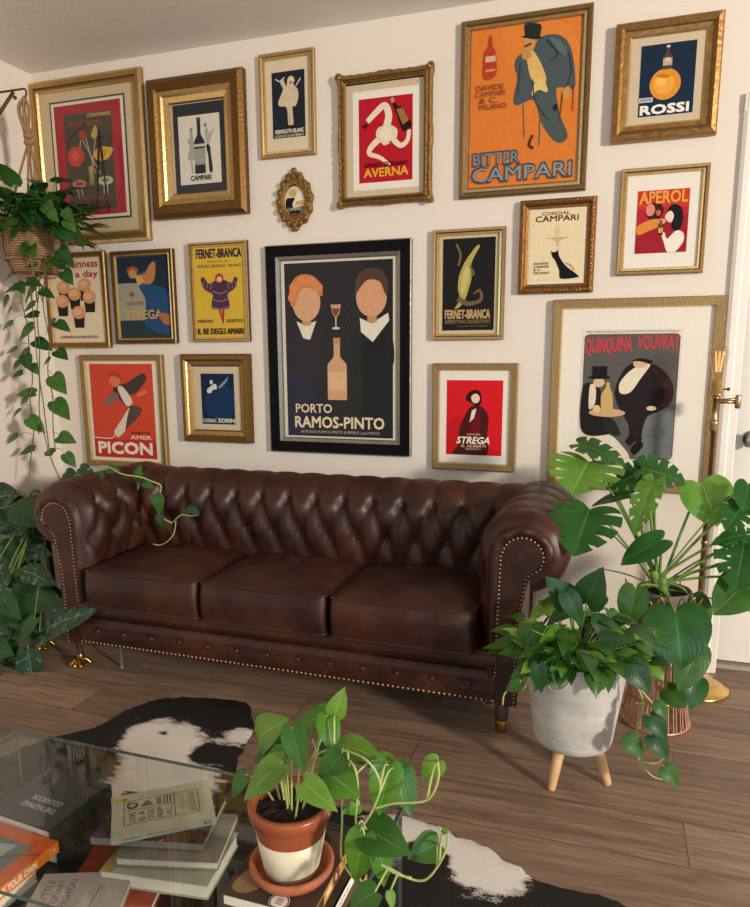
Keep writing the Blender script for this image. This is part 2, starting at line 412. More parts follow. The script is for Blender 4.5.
def art_pichon(A):
    A.rect(0, 0, 1, 1, '#ddd2c2'); A.rect(.04, .025, .96, .975, '#a32c37'); A.rect(.17, .105, .83, .925, '#4a4238')
    A.text('CITRONNADE', .5, .115, .82, .145, '#c9a868', .03); A.text('PICHON', .24, .17, .70, .215, '#9a3d3c', .02)
    A.line([(.2, .42), (.48, .24)], .014, '#1d1a18')
    for x in (.40, .46): A.line([(x, .39), (.58-x*.02+(.46-x), .80)], .011, '#b9ad93')
    A.line([(.52, .75), (.60, .40)], .011, '#b9ad93'); A.line([(.40, .38), (.35, .62)], .011, '#b9ad93')
    A.ell(.42, .29, .055, .055, '#9c3b37'); A.blob([(.54, .30), (.57, .25), (.61, .22), (.64, .27), (.62, .32), (.57, .33)], '#b7a04f')
    A.ell(.31, .465, .12, .11, '#bd4239'); A.ell(.30, .46, .06, .05, '#cf5b4c')
    A.blob([(.56, .47), (.60, .42), (.68, .40), (.76, .41), (.83, .43), (.77, .50), (.68, .52), (.60, .51)], '#d0a541'); A.ell(.67, .455, .06, .045, '#b98c32')
    for x in (.29, .345): A.line([(x, .86), (x+.03, 1.06)], .012, '#c3b59a')
    for x in (.68, .73): A.line([(x, .83), (x-.01, 1.04)], .012, '#c3b59a')
    A.ell(.335, .70, .10, .045, '#c07a63'); A.ell(.335, .70, .06, .02, '#8d4038'); A.ell(.70, .69, .11, .048, '#b7bb96'); A.ell(.70, .685, .06, .02, '#7b8068')
    A.poly([(.47, .56), (.56, .56), (.545, .72), (.485, .72)], '#8a7d4d'); A.poly([(.5, .56), (.53, .56), (.52, .68)], '#c7b35e')
    A.text('CITRONNADES', .25, .80, .78, .86, '#7c4a43', .02); A.text('SODAS', .32, .875, .72, .905, '#7c4a43', .02)
    for x, y in ((.64, .30), (.56, .95), (.72, .95)): A.line([(.66, .35), (x, y*1.4-.1)], .035, '#1e1b19', taper=.01)
def art_campblue(A):
    A.rect(0, 0, 1, 1, '#dcd6c8')
    A.blob([(.28, .24), (.33, .23), (.35, .30), (.36, .45), (.36, .62), (.31, .66), (.33, .82), (.28, .82), (.27, .66), (.20, .62), (.26, .45), (.20, .36), (.27, .32)], '#aaa59b')
    A.ell(.31, .205, .04, .04, '#8d8880')
    A.blob([(.66, .18), (.72, .22), (.76, .28), (.84, .22), (.86, .24), (.78, .36), (.74, .44), (.68, .45), (.64, .30)], '#b4afa4'); A.ell(.66, .155, .035, .035, '#77726b')
    A.blob([(.66, .45), (.75, .46), (.77, .60), (.80, .82), (.72, .83), (.70, .6)], '#232228')
    bottle(A, .50, .04, .85, .13, '#26252b', '#9d9a93', '#3a393c'); A.rect(.37, .76, .63, .845, '#1f1e25'); A.rect(.36, .42, .64, .46, '#c6c2b6')
    A.text('CAMPARI', .26, .875, .76, .95, '#1c1b20', .03)
def art_verm(A):
    A.rect(0, 0, 1, 1, '#d8cdb7'); A.rect(.0, .0, 1, .98, '#202631')
    A.blob([(.50, .10), (.62, .08), (.70, .14), (.66, .20), (.78, .28), (.80, .40), (.72, .52), (.62, .54), (.64, .78), (.58, .83), (.48, .80), (.44, .54), (.22, .50), (.20, .42), (.34, .26), (.26, .16), (.36, .12), (.44, .22)], '#cfbf9e')
    A.ell(.58, .14, .09, .09, '#d9cbab'); A.ell(.58, .17, .05, .04, '#9a7a5c'); A.line([(.12, .17), (.24, .24), (.40, .15)], .03, '#d9d2c0'); A.line([(.74, .40), (.88, .22)], .03, '#d9d2c0')
    A.line([(.52, 1.1), (.51, 1.5)], .012, '#8b7a60'); A.rect(.42, .80, .68, .835, '#14151a')
    A.text('VERMOUTH BLANC', .06, .855, .96, .915, '#e4dcc8', .03); A.text('COMOZ CHAMBERY', .06, .935, .96, .97, '#d9d0bd', .02)
def art_averna(A):
    A.rect(0, 0, 1, 1, '#b6182b')
    A.line([(.16, .38), (.30, .26), (.48, .14), (.56, .30), (.52, .50)], .09, '#e8d9bf', taper=.14); A.line([(.48, .62), (.24, .80), (.20, .92), (.40, 1.0), (.58, 1.14)], .12, '#e8d9bf', taper=.05)
    A.line([(.55, .60), (.76, .82), (.90, .76), (.94, .58)], .10, '#e8d9bf', taper=.07)
    A.blob([(.32, .44), (.38, .35), (.60, .34), (.72, .40), (.70, .50), (.60, .52), (.50, .57), (.40, .52)], '#e4d2b4'); A.ell(.51, .44, .11, .13, '#ecdfc6'); A.line([(.47, .66), (.47, .76), (.44, .78)], .02, '#e4d2b4'); A.line([(.55, .66), (.55, .76), (.58, .78)], .02, '#e4d2b4')
    A.blob([(.59, .03), (.65, .02), (.72, .12), (.82, .15), (.98, .34), (.94, .40), (.82, .42), (.72, .24), (.66, .14)], '#241410'); A.poly([(.70, .16), (.82, .15), (.94, .30), (.82, .35)], '#a06b3c'); A.poly([(.585, .03), (.65, .015), (.68, .07), (.62, .09)], '#c9895d')
    A.poly([(.06, .31), (.16, .29), (.17, .33), (.12, .36)], '#4a1014')
    A.text('AMARO SICILIANO', .10, .765, .92, .82, '#3a0c12', .02); A.text('AVERNA', .09, .835, .93, .935, '#e8a33c', .045)
def art_bitter(A):
    A.rect(0, 0, 1, 1, '#d97c33'); A.blob([(.3, .0), (.8, .02), (1, .2), (1, .5), (.7, .4), (.4, .3)], '#dd8237')
    # a plain figure in a long coat and a tall hat, leaning on a cane
    A.blob([(.44, .20), (.55, .17), (.66, .10), (.82, .11), (.92, .20), (.97, .40), (.93, .44), (.84, .42), (.80, .44), (.84, .58), (.92, .72), (.84, .76), (.74, .70), (.66, .60), (.60, .48), (.44, .50), (.41, .45), (.44, .34), (.41, .26)], '#4a5658')
    A.line([(.50, .70), (.52, 1.0)], .012, '#5b5a4c'); A.line([(.66, .74), (.66, 1.08)], .012, '#5b5a4c')
    A.blob([(.52, .20), (.58, .18), (.68, .30), (.70, .38), (.58, .36)], '#d9b36a'); A.blob([(.60, .38), (.66, .35), (.70, .38), (.72, .44), (.64, .42), (.58, .45)], '#e0c07c')
    A.ell(.545, .135, .055, .065, '#c99355'); A.ell(.52, .20, .045, .04, '#c58a4d'); A.line([(.50, .21), (.56, .19)], .02, '#5a3420')
    A.blob([(.50, .015), (.64, .03), (.64, .10), (.68, .105), (.60, .115), (.46, .085), (.50, .08)], '#25282c'); A.line([(.70, .18), (.80, .30), (.74, .36)], .012, '#2f3a3e')
    A.line([(.58, .50), (.62, .70), (.74, .86)], .012, '#3a4547'); A.line([(.90, .30), (.93, .46), (.90, .58)], .012, '#3a4547'); A.line([(.47, .34), (.46, .50), (.45, .62)], .010, '#3a4547'); A.blob([(.72, .12), (.80, .13), (.88, .20), (.86, .24), (.78, .18)], '#5b686a')
    A.blob([(.85, .45), (.91, .42), (.93, .47), (.88, .50)], '#c99355'); A.line([(.86, .64), (.84, .88)], .01, '#6b4a2c'); A.line([(.955, .58), (.955, .80)], .008, '#6b4a2c'); A.ell(.80, .54, .02, .03, '#20282c')
    A.line([(.60, .98), (.57, 1.06), (.61, 1.1)], .02, '#3b2c22')
    A.blob([(.175, .06), (.195, .06), (.205, .12), (.235, .16), (.24, .30), (.13, .31), (.13, .16), (.165, .12)], '#b0402a'); A.rect(.14, .18, .235, .215, '#d8b08a'); A.rect(.14, .26, .235, .275, '#d98a4a')
    for k, (t_, a, c_) in enumerate((('DAVIDE', .06, .32), ('CAMPARI', .05, .33), ('& C.', .09, .27), ('MILANO', .09, .35))):
        A.text(t_, a, .355+.04*k, c_, .388+.04*k, '#8e4a2b', .015)
    A.text('BITTER', .035, .78, .49, .865, '#3c4a5c', .045); A.text('BITTER', .045, .787, .48, .858, '#7f8b91', 0)
    A.text('CAMPARI', .025, .872, .975, .975, '#3c4a5c', .045); A.text('CAMPARI', .038, .88, .962, .967, '#8b979a', 0)
def art_rossi(A):
    A.rect(0, 0, 1, 1, '#16293f'); A.ell(.47, .565, .285, .285, '#dd922e'); A.ell(.44, .56, .2, .19, '#e8a545'); A.ell(.40, .52, .1, .09, '#f0bb62')
    A.blob([(.30, .44), (.42, .42), (.56, .45), (.50, .48), (.38, .47)], '#c77826'); bottle(A, .49, .03, .36, .085, '#50443c', '#b9a88c', '#d9d2c6'); A.rect(.44, .2, .54, .26, '#cfc3ac')
    A.rect(.0, .735, .26, .80, '#c9ccd0'); A.text('APERITIF', .02, .75, .24, .785, '#26364c', .02); A.text('ROSSI', .03, .85, .93, .975, '#eceae4', .06)
def art_aperol(A):
    A.rect(0, 0, 1, 1, '#b5262f'); A.rect(0, 0, 1, .28, '#c8372c'); A.poly([(0, .62), (1, .40), (1, 1), (0, 1)], '#9f1c2e')
    A.ell(.34, .33, .18, .17, '#3c1a18'); A.ell(.26, .31, .09, .12, '#d98a72'); A.ell(.42, .36, .05, .06, '#c9604c')
    A.blob([(.68, .24), (.84, .28), (.90, .44), (.88, .58), (.80, .66), (.68, .60), (.70, .44), (.60, .34)], '#17141a')
    A.blob([(.02, .56), (.30, .46), (.48, .48), (.48, .56), (.26, .64), (.04, .70)], '#d88b3c'); A.ell(.50, .50, .07, .05, '#e2b090')
    A.blob([(.58, .38), (.66, .34), (.72, .42), (.68, .52), (.60, .50), (.55, .44)], '#ecd5c0'); A.blob([(.62, .78), (.78, .66), (.92, .70), (.93, .84), (.78, 1.0), (.64, 1.0), (.56, .84), (.50, .70), (.56, .68)], '#ece4da')
    A.rect(.43, .54, .53, .72, '#5a3422'); A.rect(.45, .48, .51, .56, '#7c5634'); A.rect(.435, .60, .525, .68, '#d8a050')
    A.text('APEROL', .03, .02, .97, .21, '#ea9a45', .035)
def art_cordial(A):
    A.rect(0, 0, 1, 1, '#e6d6ae')
    A.text('CORDIAL', .22, .03, .74, .075, '#5e1c22', .03); A.text('CAMPARI', .10, .085, .90, .165, '#5e1c22', .03)
    A.poly([(.40, .40), (.66, .40), (.56, .46), (.50, .46)], '#cdb48a'); A.rect(.515, .26, .545, .40, '#d0b78d'); A.ell(.53, .30, .05, .1, '#dcc79c'); A.rect(.51, .46, .55, .52, '#cdb48a'); A.line([(.34, .52), (.72, .52)], .015, '#b99a6c')
    A.blob([(.42, .58), (.45, .60), (.52, .59), (.55, .57), (.57, .66), (.70, .80), (.90, .92), (.93, .97), (.62, .98), (.58, .86), (.50, .72), (.44, .66)], '#141013'); A.line([(.70, .98), (.80, 1.04), (.86, 1.12)], .03, '#d99a72')
    for k, t_ in enumerate(('DAVIDE', 'CAMPARI', '& C.', 'MILANO')): A.text(t_, .10, .74+.045*k, .10+(.28, .28, .14, .30)[k], .772+.045*k, '#4b3426', .015)
def art_croc(A):
    A.rect(0, 0, 1, 1, '#1d1b1c')
    A.blob([(.66, .08), (.70, .10), (.62, .18), (.54, .30), (.56, .42), (.50, .56), (.44, .66), (.34, .74), (.24, .76), (.34, .66), (.30, .54), (.32, .40), (.42, .26), (.54, .16)], '#b2a458'); A.blob([(.50, .30), (.50, .44), (.42, .58), (.36, .60), (.36, .46), (.42, .34)], '#c6b872')
    A.line([(.30, .50), (.34, .30), (.26, .10)], .04, '#77683c'); A.line([(.52, .52), (.60, .64), (.54, .70)], .035, '#77683c')
    A.line([(.30, 1.10), (.50, 1.20), (.74, 1.14), (.72, .96), (.60, 1.02)], .10, '#6d5c43', taper=.03)
    A.text('FERNET-BRANCA', .05, .775, .93, .87, '#b99b6a', .04); A.text('APERITIVO-DIGESTIVO', .05, .885, .93, .925, '#a08a63', .01); A.text('S.p.A. FRATELLI BRANCA', .30, .945, .9, .97, '#80714f', .01)
def art_stregared(A):
    A.rect(0, 0, 1, 1, '#d41a23'); A.blob([(0, .6), (.3, .5), (.4, .8), (.2, 1), (0, 1)], '#c0151d')
    A.blob([(.42, .36), (.55, .33), (.68, .38), (.76, .50), (.74, .72), (.72, 1.0), (.14, 1.0), (.22, .86), (.24, .64), (.34, .46)], '#4c1418'); A.blob([(.48, .42), (.58, .44), (.62, .60), (.50, .9), (.40, .9), (.44, .6)], '#6b1418')
    A.blob([(.36, .20), (.44, .14), (.56, .13), (.62, .20), (.62, .30), (.54, .34), (.44, .30), (.36, .27)], '#2a0d10'); A.ell(.52, .24, .075, .085, '#e8c8b4'); A.line([(.44, .30), (.54, .27)], .03, '#e8c8b4'); A.poly([(.46, .40), (.54, .37), (.50, .50), (.42, .56)], '#ead9cc')
    A.text('LIQUORE', .38, .71, .62, .735, '#e8d9bd', .01); A.text('STREGA', .20, .755, .80, .845, '#eee3c9', .035, 0, .03); A.text('G. ALBERTI', .27, .86, .72, .895, '#e8d9bd', .01); A.text('BENEVENTO', .36, .905, .64, .93, '#d9b9a0', .01)
def art_quin(A):
    A.rect(0, 0, 1, 1, '#e2d8c8'); A.text('DIPLOMES & MEDAILLES D\'OR EXPOSITION INTERNATIONALE', .04, .008, .96, .026, '#57504a', .01)
    A.poly([(.02, .055), (.04, .04), (.07, .034), (.93, .034), (.96, .04), (.98, .055), (.98, .95), (.96, .975), (.93, .985), (.56, .985), (.50, .93), (.42, .86), (.32, .80), (.2, .77), (.02, .76)], '#5a5855')
    A.rect(.60, .58, .97, .97, '#6b7272'); A.blob([(.06, .78), (.30, .79), (.46, .88), (.52, .985), (.04, .985)], '#dfd4c0')
    A.text('QUINQUINA', .03, .06, .51, .19, '#c9404a', .014, -.02); A.text('VOUVRAY', .56, .045, .975, .15, '#c9404a', .014)
    # two plain figures in evening dress at a little table
    A.blob([(.40, .36), (.48, .27), (.60, .245), (.76, .27), (.90, .36), (.95, .46), (.92, .56), (.82, .61), (.70, .66), (.66, .78), (.66, .84), (.54, .84), (.52, .72), (.42, .60), (.36, .48)], '#241a1c'); A.blob([(.70, .28), (.86, .34), (.94, .44), (.92, .56), (.80, .60), (.86, .48), (.80, .38)], '#3b2022')
    A.blob([(.44, .36), (.54, .29), (.66, .26), (.70, .27), (.62, .36), (.52, .47), (.42, .48), (.40, .42)], '#e3d8bf'); A.ell(.60, .255, .07, .05, '#d7b088'); A.blob([(.52, .235), (.60, .215), (.72, .235), (.70, .255), (.6, .24)], '#1b1516')
    A.blob([(.50, .84), (.56, .80), (.58, .85), (.54, .88)], '#1b1516'); A.blob([(.56, .90), (.64, .84), (.68, .88), (.60, .95)], '#1b1516'); A.ell(.74, .59, .05, .025, '#dcc9a9')
    A.blob([(.02, .46), (.10, .40), (.20, .44), (.24, .60), (.34, .74), (.30, .80), (.04, .78)], '#201a1b'); A.blob([(.10, .42), (.16, .44), (.16, .56), (.10, .60)], '#ddd2bb'); A.ell(.19, .40, .06, .05, '#d8b48e'); A.rect(.12, .275, .27, .36, '#191617'); A.ell(.195, .36, .115, .018, '#191617')
    A.ell(.29, .63, .19, .045, '#cda380'); A.blob([(.22, .50), (.26, .44), (.27, .40), (.30, .40), (.31, .44), (.34, .50), (.34, .62), (.24, .62)], '#c8a968'); A.ell(.18, .60, .04, .04, '#d9c08f'); A.blob([(.24, .67), (.36, .68), (.44, .80), (.30, .78)], '#1f2a20')
def art_guin(A):
    A.rect(0, 0, 1, 1, '#e2cfb0'); A.text('Guinness', .30, .03, .93, .115, '#9a2b2c', .03); A.text('a day', .50, .155, .92, .25, '#9a2b2c', .03)
    for u, v in ((.26, .36), (.66, .34), (.46, .44), (.22, .52), (.74, .48), (.52, .66)):
        A.poly([(u-.11, v-.03), (u+.11, v-.03), (u+.085, v+.16), (u-.085, v+.16)], '#2a211e'); A.ell(u, v-.02, .125, .10, '#d39a69'); A.ell(u-.02, v-.03, .08, .05, '#e0b183')
    A.text('GUINNESS IS GOOD FOR YOU', .14, .915, .86, .945, '#4a3326', .02)
def art_stregablue(A):
    A.rect(0, 0, 1, 1, '#20303f'); A.rect(0, .32, .52, .78, '#9a9684'); A.rect(0, .78, 1, 1, '#2a3a3f')
    A.blob([(.36, .24), (.50, .18), (.62, .20), (.66, .34), (.90, .40), (1.0, .60), (1.0, .95), (.5, .86), (.52, .55), (.40, .36)], '#2a4a72'); A.blob([(.64, .10), (.74, .08), (.72, .26), (.62, .34), (.44, .32), (.40, .24), (.54, .20)], '#b5794a'); A.ell(.30, .17, .11, .07, '#a8502e'); A.ell(.30, .21, .08, .07, '#b98a5c'); A.poly([(.34, .24), (.44, .22), (.52, .30), (.40, .36)], '#c99a66')
    A.ell(.26, .46, .05, .04, '#8a5a48')
    A.text('LIQUORE', .15, .545, .48, .60, '#82433a', .01); A.text('STREGA', .13, .655, .82, .765, '#c9a058', .02); A.blob([(.76, .70), (.96, .72), (.98, .84), (.84, .82)], '#a8693e')
def art_ferny(A):
    A.rect(0, 0, 1, 1, '#d2ad3e'); A.text('FERNET-BRANCA', .06, .025, .95, .12, '#2b2438', .045); A.text('SPECIALITA DEI', .28, .15, .70, .172, '#6c5526', .01); A.text('FRATELLI BRANCA - MILANO', .08, .195, .94, .225, '#4d3d20', .015)
    A.line([(.46, 1.0), (.51, 1.14), (.54, 1.28)], .05, '#a8332c', taper=.025); A.line([(.55, 1.0), (.56, 1.14), (.54, 1.30)], .05, '#a8332c', taper=.025)
    A.blob([(.14, .35), (.20, .33), (.30, .40), (.46, .36), (.58, .36), (.74, .40), (.80, .34), (.86, .36), (.80, .46), (.66, .52), (.68, .60), (.66, .68), (.36, .68), (.34, .60), (.36, .52), (.20, .46)], '#4a3346')
    for v in (.45, .53, .61): A.line([(.36, v*1.66), (.50, v*1.66+.04), (.66, v*1.66)], .022, '#86667c')
    for sx in (-1, 1):
        for q_ in range(3): A.line([(.51+sx*(.16+.07*q_), .62-.02*q_), (.51+sx*(.19+.07*q_), .72-.02*q_)], .02, '#86667c')
    A.ell(.51, .345, .08, .08, '#b0402c'); A.ell(.51, .36, .05, .05, '#e2b48c'); A.ell(.51, .385, .02, .008, '#8c2a26')
    A.text('APERITIVO', .04, .80, .36, .835, '#3a2f28', .015); A.text('DIGESTIVO', .62, .80, .95, .835, '#3a2f28', .015); A.text('IL RE DEGLI AMARI', .04, .90, .95, .965, '#2b2438', .035)
def art_picon(A):
    A.rect(0, 0, 1, 1, '#cf4a35'); A.rect(.0, .80, 1, 1, '#c13030')
    A.blob([(.36, .28), (.44, .22), (.58, .20), (.84, .10), (.90, .16), (.74, .30), (.60, .34), (.66, .42), (.62, .46), (.52, .42)], '#4a3a38'); A.blob([(.44, .26), (.52, .24), (.66, .38), (.62, .44), (.54, .42)], '#ded0bc')
    A.blob([(.62, .46), (.78, .48), (.64, .60), (.50, .72), (.38, .78), (.36, .70), (.48, .58)], '#ded0bc'); A.blob([(.62, .46), (.80, .46), (.76, .54), (.58, .66), (.52, .70)], '#5b4540'); A.blob([(.30, .34), (.40, .30), (.44, .36), (.26, .44), (.22, .40)], '#7a6a60')
    A.ell(.40, .18, .09, .08, '#d9764f'); A.blob([(.30, .13), (.38, .08), (.48, .10), (.50, .15), (.4, .13)], '#b83f2b'); A.line([(.74, .42), (.90, .36)], .05, '#d9764f')
    A.line([(0, 1.0), (.30, 1.0), (.36, .88)], .012, '#e9d9c4'); A.text('APERITIF', .60, .715, .92, .742, '#6b2520', .015); A.text('AMER', .60, .755, .93, .795, '#e9d9c4', .03); A.text('PICON', .06, .835, .94, .955, '#ece0cc', .06)
def art_sorin(A):
    A.rect(0, 0, 1, 1, '#122844'); A.blob([(.2, .34), (.5, .18), (.9, .3), (1, .8), (.3, .85), (.1, .6)], '#17355a')
    A.blob([(.18, .32), (.28, .26), (.44, .20), (.48, .30), (.36, .32), (.30, .38), (.20, .38)], '#d5d3ce'); A.ell(.32, .17, .05, .06, '#d8cdb9'); A.blob([(.54, .26), (.78, .10), (.84, .06), (.78, .16), (.60, .28)], '#7f93a8')
    A.line([(.44, 1.15), (.62, 1.24), (.84, 1.18)], .015, '#5a7590'); A.text('COGNAC', .02, .895, .44, .965, '#e1ddd0', .02); A.text('SORIN', .49, .885, .99, .965, '#e1ddd0', .04)
def art_ramos(A):
    A.rect(0, 0, 1, 1, '#ddd3c0'); A.rect(.03, .02, .97, .985, '#13121a'); A.rect(.03, .45, .30, .985, '#151a38')
    # two plain figures with no drawn features, a wine glass between them and a tall pale bottle below
    A.blob([(.05, .47), (.10, .36), (.22, .33), (.34, .38), (.40, .50), (.38, .62), (.06, .62)], '#1b1a22'); A.blob([(.62, .52), (.66, .38), (.80, .33), (.94, .36), (.96, .60), (.64, .62)], '#0f0e14')
    A.poly([(.13, .335), (.21, .36), (.31, .335), (.25, .44), (.19, .43)], '#e6dccb'); A.poly([(.69, .325), (.79, .355), (.93, .30), (.94, .34), (.80, .455), (.70, .40)], '#e8dfcf')
    A.rect(.185, .30, .265, .36, '#c9936a'); A.rect(.755, .29, .835, .35, '#c98f66')
    A.ell(.225, .235, .125, .15, '#d9a67e'); A.ell(.79, .215, .13, .155, '#d9a178')
    A.blob([(.08, .24), (.08, .15), (.15, .09), (.26, .085), (.35, .13), (.37, .20), (.33, .19), (.26, .155), (.17, .17), (.12, .25)], '#cf7b43')
    for p in ((.12, .15), (.19, .115), (.27, .12), (.33, .155), (.105, .205)): A.ell(p[0], p[1], .045, .04, '#dc8b50')
    A.blob([(.655, .20), (.67, .11), (.76, .065), (.87, .075), (.93, .14), (.925, .21), (.90, .19), (.86, .135), (.76, .125), (.69, .17)], '#54342c')
    A.poly([(.44, .25), (.53, .25), (.515, .30), (.485, .325), (.455, .30)], '#c9a08a'); A.poly([(.45, .27), (.52, .27), (.505, .30), (.485, .315), (.46, .30)], '#8f3526'); A.rect(.48, .32, .49, .375, '#d9cbb8'); A.ell(.485, .378, .035, .01, '#d9cbb8')
    bottle(A, .49, .43, .775, .085, '#d6a47c', '#e0b690', '#c08a62')
    A.text('PORTO', .11, .80, .44, .85, '#e8d5b4', .02); A.text('RAMOS-PINTO', .10, .872, .90, .935, '#e8d5b4', .03); A.text('ADRIANO RAMOS-PINTO & IRMAO Lda-PORTO', .15, .95, .86, .967, '#bfb19b', .01)

def simple(wd, d=.022, m1=GOLD, m2=BRIGHT, m3=OLDGOLD):
    return [(0, 0, m3), (0, d*.8, m3), (wd*.12, d, m1), (wd*.45, d*.95, m1), (wd*.62, d*.7, m3), (wd*.9, d*.75, m2), (wd, d*.45, m2)]
def rr(c): return rect4(c)
def q(tl, tr, br, bl): return rr((tl, tr, br, bl))
GL = 'gallery wall'
# 1 citronnade print, upper left corner
o_ = q((31.2, 85.4), (142.5, 68), (153.5, 239), (44, 248.5)); op = q((42.3, 94.4), (134.5, 78.8), (143.2, 226.8), (52.5, 236)); pr = q((52.5, 105.5), (124, 96), (132.4, 215.7), (61.7, 221))
frame(o_, [(0, 0, OLDGOLD), (0, .020, GOLD), (.012, .026, BRIGHT), (.028, .026, GOLD), (.032, .018, OLDGOLD), (.044, .022, GOLD), (.052, .012, BRIGHT)],
      'gilt framed print of fruit drinks on a wide beige mat, upper left by the hanger', .052, [((.045,)*4, BEIGE, 'mat'), (tuple(x-.008 for x in ins(o_, pr)), mat('mat_bevel', '#3d3a36', .7), 'mat_edge')], pr, art_pichon, True)
# 2 champagne style bottle on a dark blue mat
o_ = q((149, 82.9), (245.8, 69.8), (250.6, 214.7), (158.4, 219.9)); op = q((172.3, 105.5), (227, 98.5), (233, 194.9), (177.5, 197.3)); pr = q((179.5, 117.9), (220.5, 113.4), (223.6, 182.8), (182.7, 185.9)); i_ = ins(o_, op)
frame(o_, [(0, 0, BRONZE), (0, .030, BRONZE), (.018, .046, BRONZE), (.045, .046, BRONZE), (.055, .036, OLDGOLD), (.07, .034, GOLD), (.078, .026, BRIGHT), (.098, .018, BRIGHT), (.104, .012, OLDGOLD)],
      'deep brown and gold framed black and white bottle print on a dark blue mat', .1, [((.1,)*4, LINEN, 'liner'), (tuple(x+.006 for x in i_), NAVYMAT, 'mat')], pr, art_campblue, True)
# 3 narrow cream mat
o_ = q((259.5, 57.5), (314.8, 47.3), (317.5, 154.5), (263, 160.7)); pr = q((272.1, 73.5), (305.2, 70), (306.5, 138), (274.5, 140.7))
frame(o_, simple(.026, .018, PALEGOLD, BRIGHT, GOLD), 'narrow pale gold frame with a white clad figure, above the tiny oval frame', .026, [((.022,)*4, CREAM, 'mat')], pr, art_verm)
# 4 ornate frame, red print
o_ = q((338.5, 78), (434, 65.2), (433.5, 202.8), (340.7, 208)); op = q((346.5, 87.3), (427.3, 78.5), (426, 192.7), (348, 198.5)); wm = q((354, 94), (420.7, 86), (419.3, 187.3), (354.8, 192)); pr = q((360, 101.5), (414, 94.8), (413.5, 180.7), (361, 184))
def wav4(t, d, ht, L):
    e = min(t, 1-t); a = max(0, .022-d)/.022
    dd = a*(.007*math.exp(-(e/.07)**2)+.004*math.exp(-((t-.5)/.08)**2)+.0012*math.sin(t*60)); hh = ht*(1+.10*math.sin(t*110)*(1 if .004 < d < .026 else 0)+.12*math.exp(-(e/.05)**2))
    return dd-(.004*a), hh
def beads(ins_, ht, r, gap, m_):
    def ex(mb, w, h):
        for a, b2, n in (((-w/2+ins_, ins_), (w/2-ins_, ins_), w), ((w/2-ins_, ins_), (w/2-ins_, h-ins_), h), ((w/2-ins_, h-ins_), (-w/2+ins_, h-ins_), w), ((-w/2+ins_, h-ins_), (-w/2+ins_, ins_), h)):
            k = max(2, int((n-2*ins_)/gap))
            for i in range(k):
                t = i/k; mb.ball((a[0]+(b2[0]-a[0])*t, -ht, a[1]+(b2[1]-a[1])*t), r, m_, 6, 4)
    return ex
def ex4(mb, w, h):
    beads(.029, .03, .0035, .0085, ORNATE)(mb, w, h)
    for sx in (-1, 1):
        for z in (.008, h-.008):
            for k in range(7): mb.ball((sx*(w/2-.008)+.010*math.cos(k*.9), -.026, z+.010*math.sin(k*.9)), .006, ORNATE, 8, 5)
            mb.ball((sx*(w/2-.012), -.03, z+(.004 if z < .1 else -.004)), .008, GOLD, 8, 6)
frame(o_, [(0, 0, BRONZE), (0, .022, ORNATE), (.008, .030, ORNATE), (.018, .027, ORNATE), (.024, .034, ORNATE), (.032, .022, OLDGOLD), (.036, .016, GOLD)],
      'carved antique gilt frame with wavy edges around a red print lettered AVERNA', .036, [(ins(o_, op), LINEN, 'liner'), (ins(o_, wm), WHITEMAT, 'mat')], pr, art_averna, nside=36, wav=wav4, extra=ex4)
# 5 big orange print
o_ = q((462.5, 23.6), (594.2, 5), (585.5, 191.4), (459.5, 199.3)); pr = q((472.2, 31), (581.4, 15.7), (574.4, 180.7), (469.8, 188))
frame(o_, simple(.034, .022, OLIVE, PALEGOLD, OLDGOLD), 'large gold framed orange poster of a top hatted figure lettered BITTER CAMPARI', .034, [], (pr[0]-.002, pr[1]+.002, pr[2]-.002, pr[3]+.002), art_bitter)
# 6 upper right, orange fruit on navy
o_ = q((616.5, 26), (724.4, 13.6), (716.1, 135.6), (610.7, 145.5)); op = q((632.2, 41.3), (702.5, 35), (698.4, 120.7), (628, 125)); pr = q((641.7, 48.4), (696.3, 42.6), (692.2, 114.5), (637.6, 119))
frame(o_, [(0, 0, BRONZE), (0, .022, ROSSI), (.006, .034, ROSSI), (.02, .040, ROSSI), (.03, .036, OLDGOLD), (.034, .030, ROSSI), (.048, .028, ROSSI), (.054, .022, BRIGHT)],
      'wide warm gilt frame, uppermost at the right, lettered ROSSI below an orange', .05, [((.052,)*4, LINEN, 'liner')], pr, art_rossi)
# 7 red print, white mat
o_ = q((621.9, 170.3), (710.8, 163.7), (702.1, 272.8), (615.7, 276)); pr = q((638.4, 192.2), (690, 188), (686, 252), (634.3, 254.2))
frame(o_, simple(.024, .02, GOLD, BRIGHT, OLDGOLD), 'thin gold frame with a wide white mat around a red print lettered APEROL', .024, [((.02,)*4, WHITEMAT, 'mat')], pr, art_aperol)
# 8 black cat print
o_ = q((521.4, 201.7), (597.5, 196.8), (593.2, 292.3), (517.9, 294.4)); pr = q((531, 211.5), (585.5, 208.5), (581, 279.5), (528.5, 281.5))
def wav8(t, d, ht, L): return 0, ht*(1+(.14*math.sin(t*L*420) if .003 < d < .02 else 0))
frame(o_, [(0, 0, BRONZE), (0, .018, REDGOLD), (.006, .026, REDGOLD), (.014, .028, REDGOLD), (.020, .022, REDGOLD), (.024, .018, DARKGOLD), (.034, .014, REDGOLD)],
      'small carved reddish gilt frame with a black cat on cream, lettered CORDIAL CAMPARI', .034, [((.03,)*4, CREAMW, 'mat')], pr, art_cordial, nside=48, wav=wav8, extra=beads(.011, .027, .004, .012, REDGOLD))
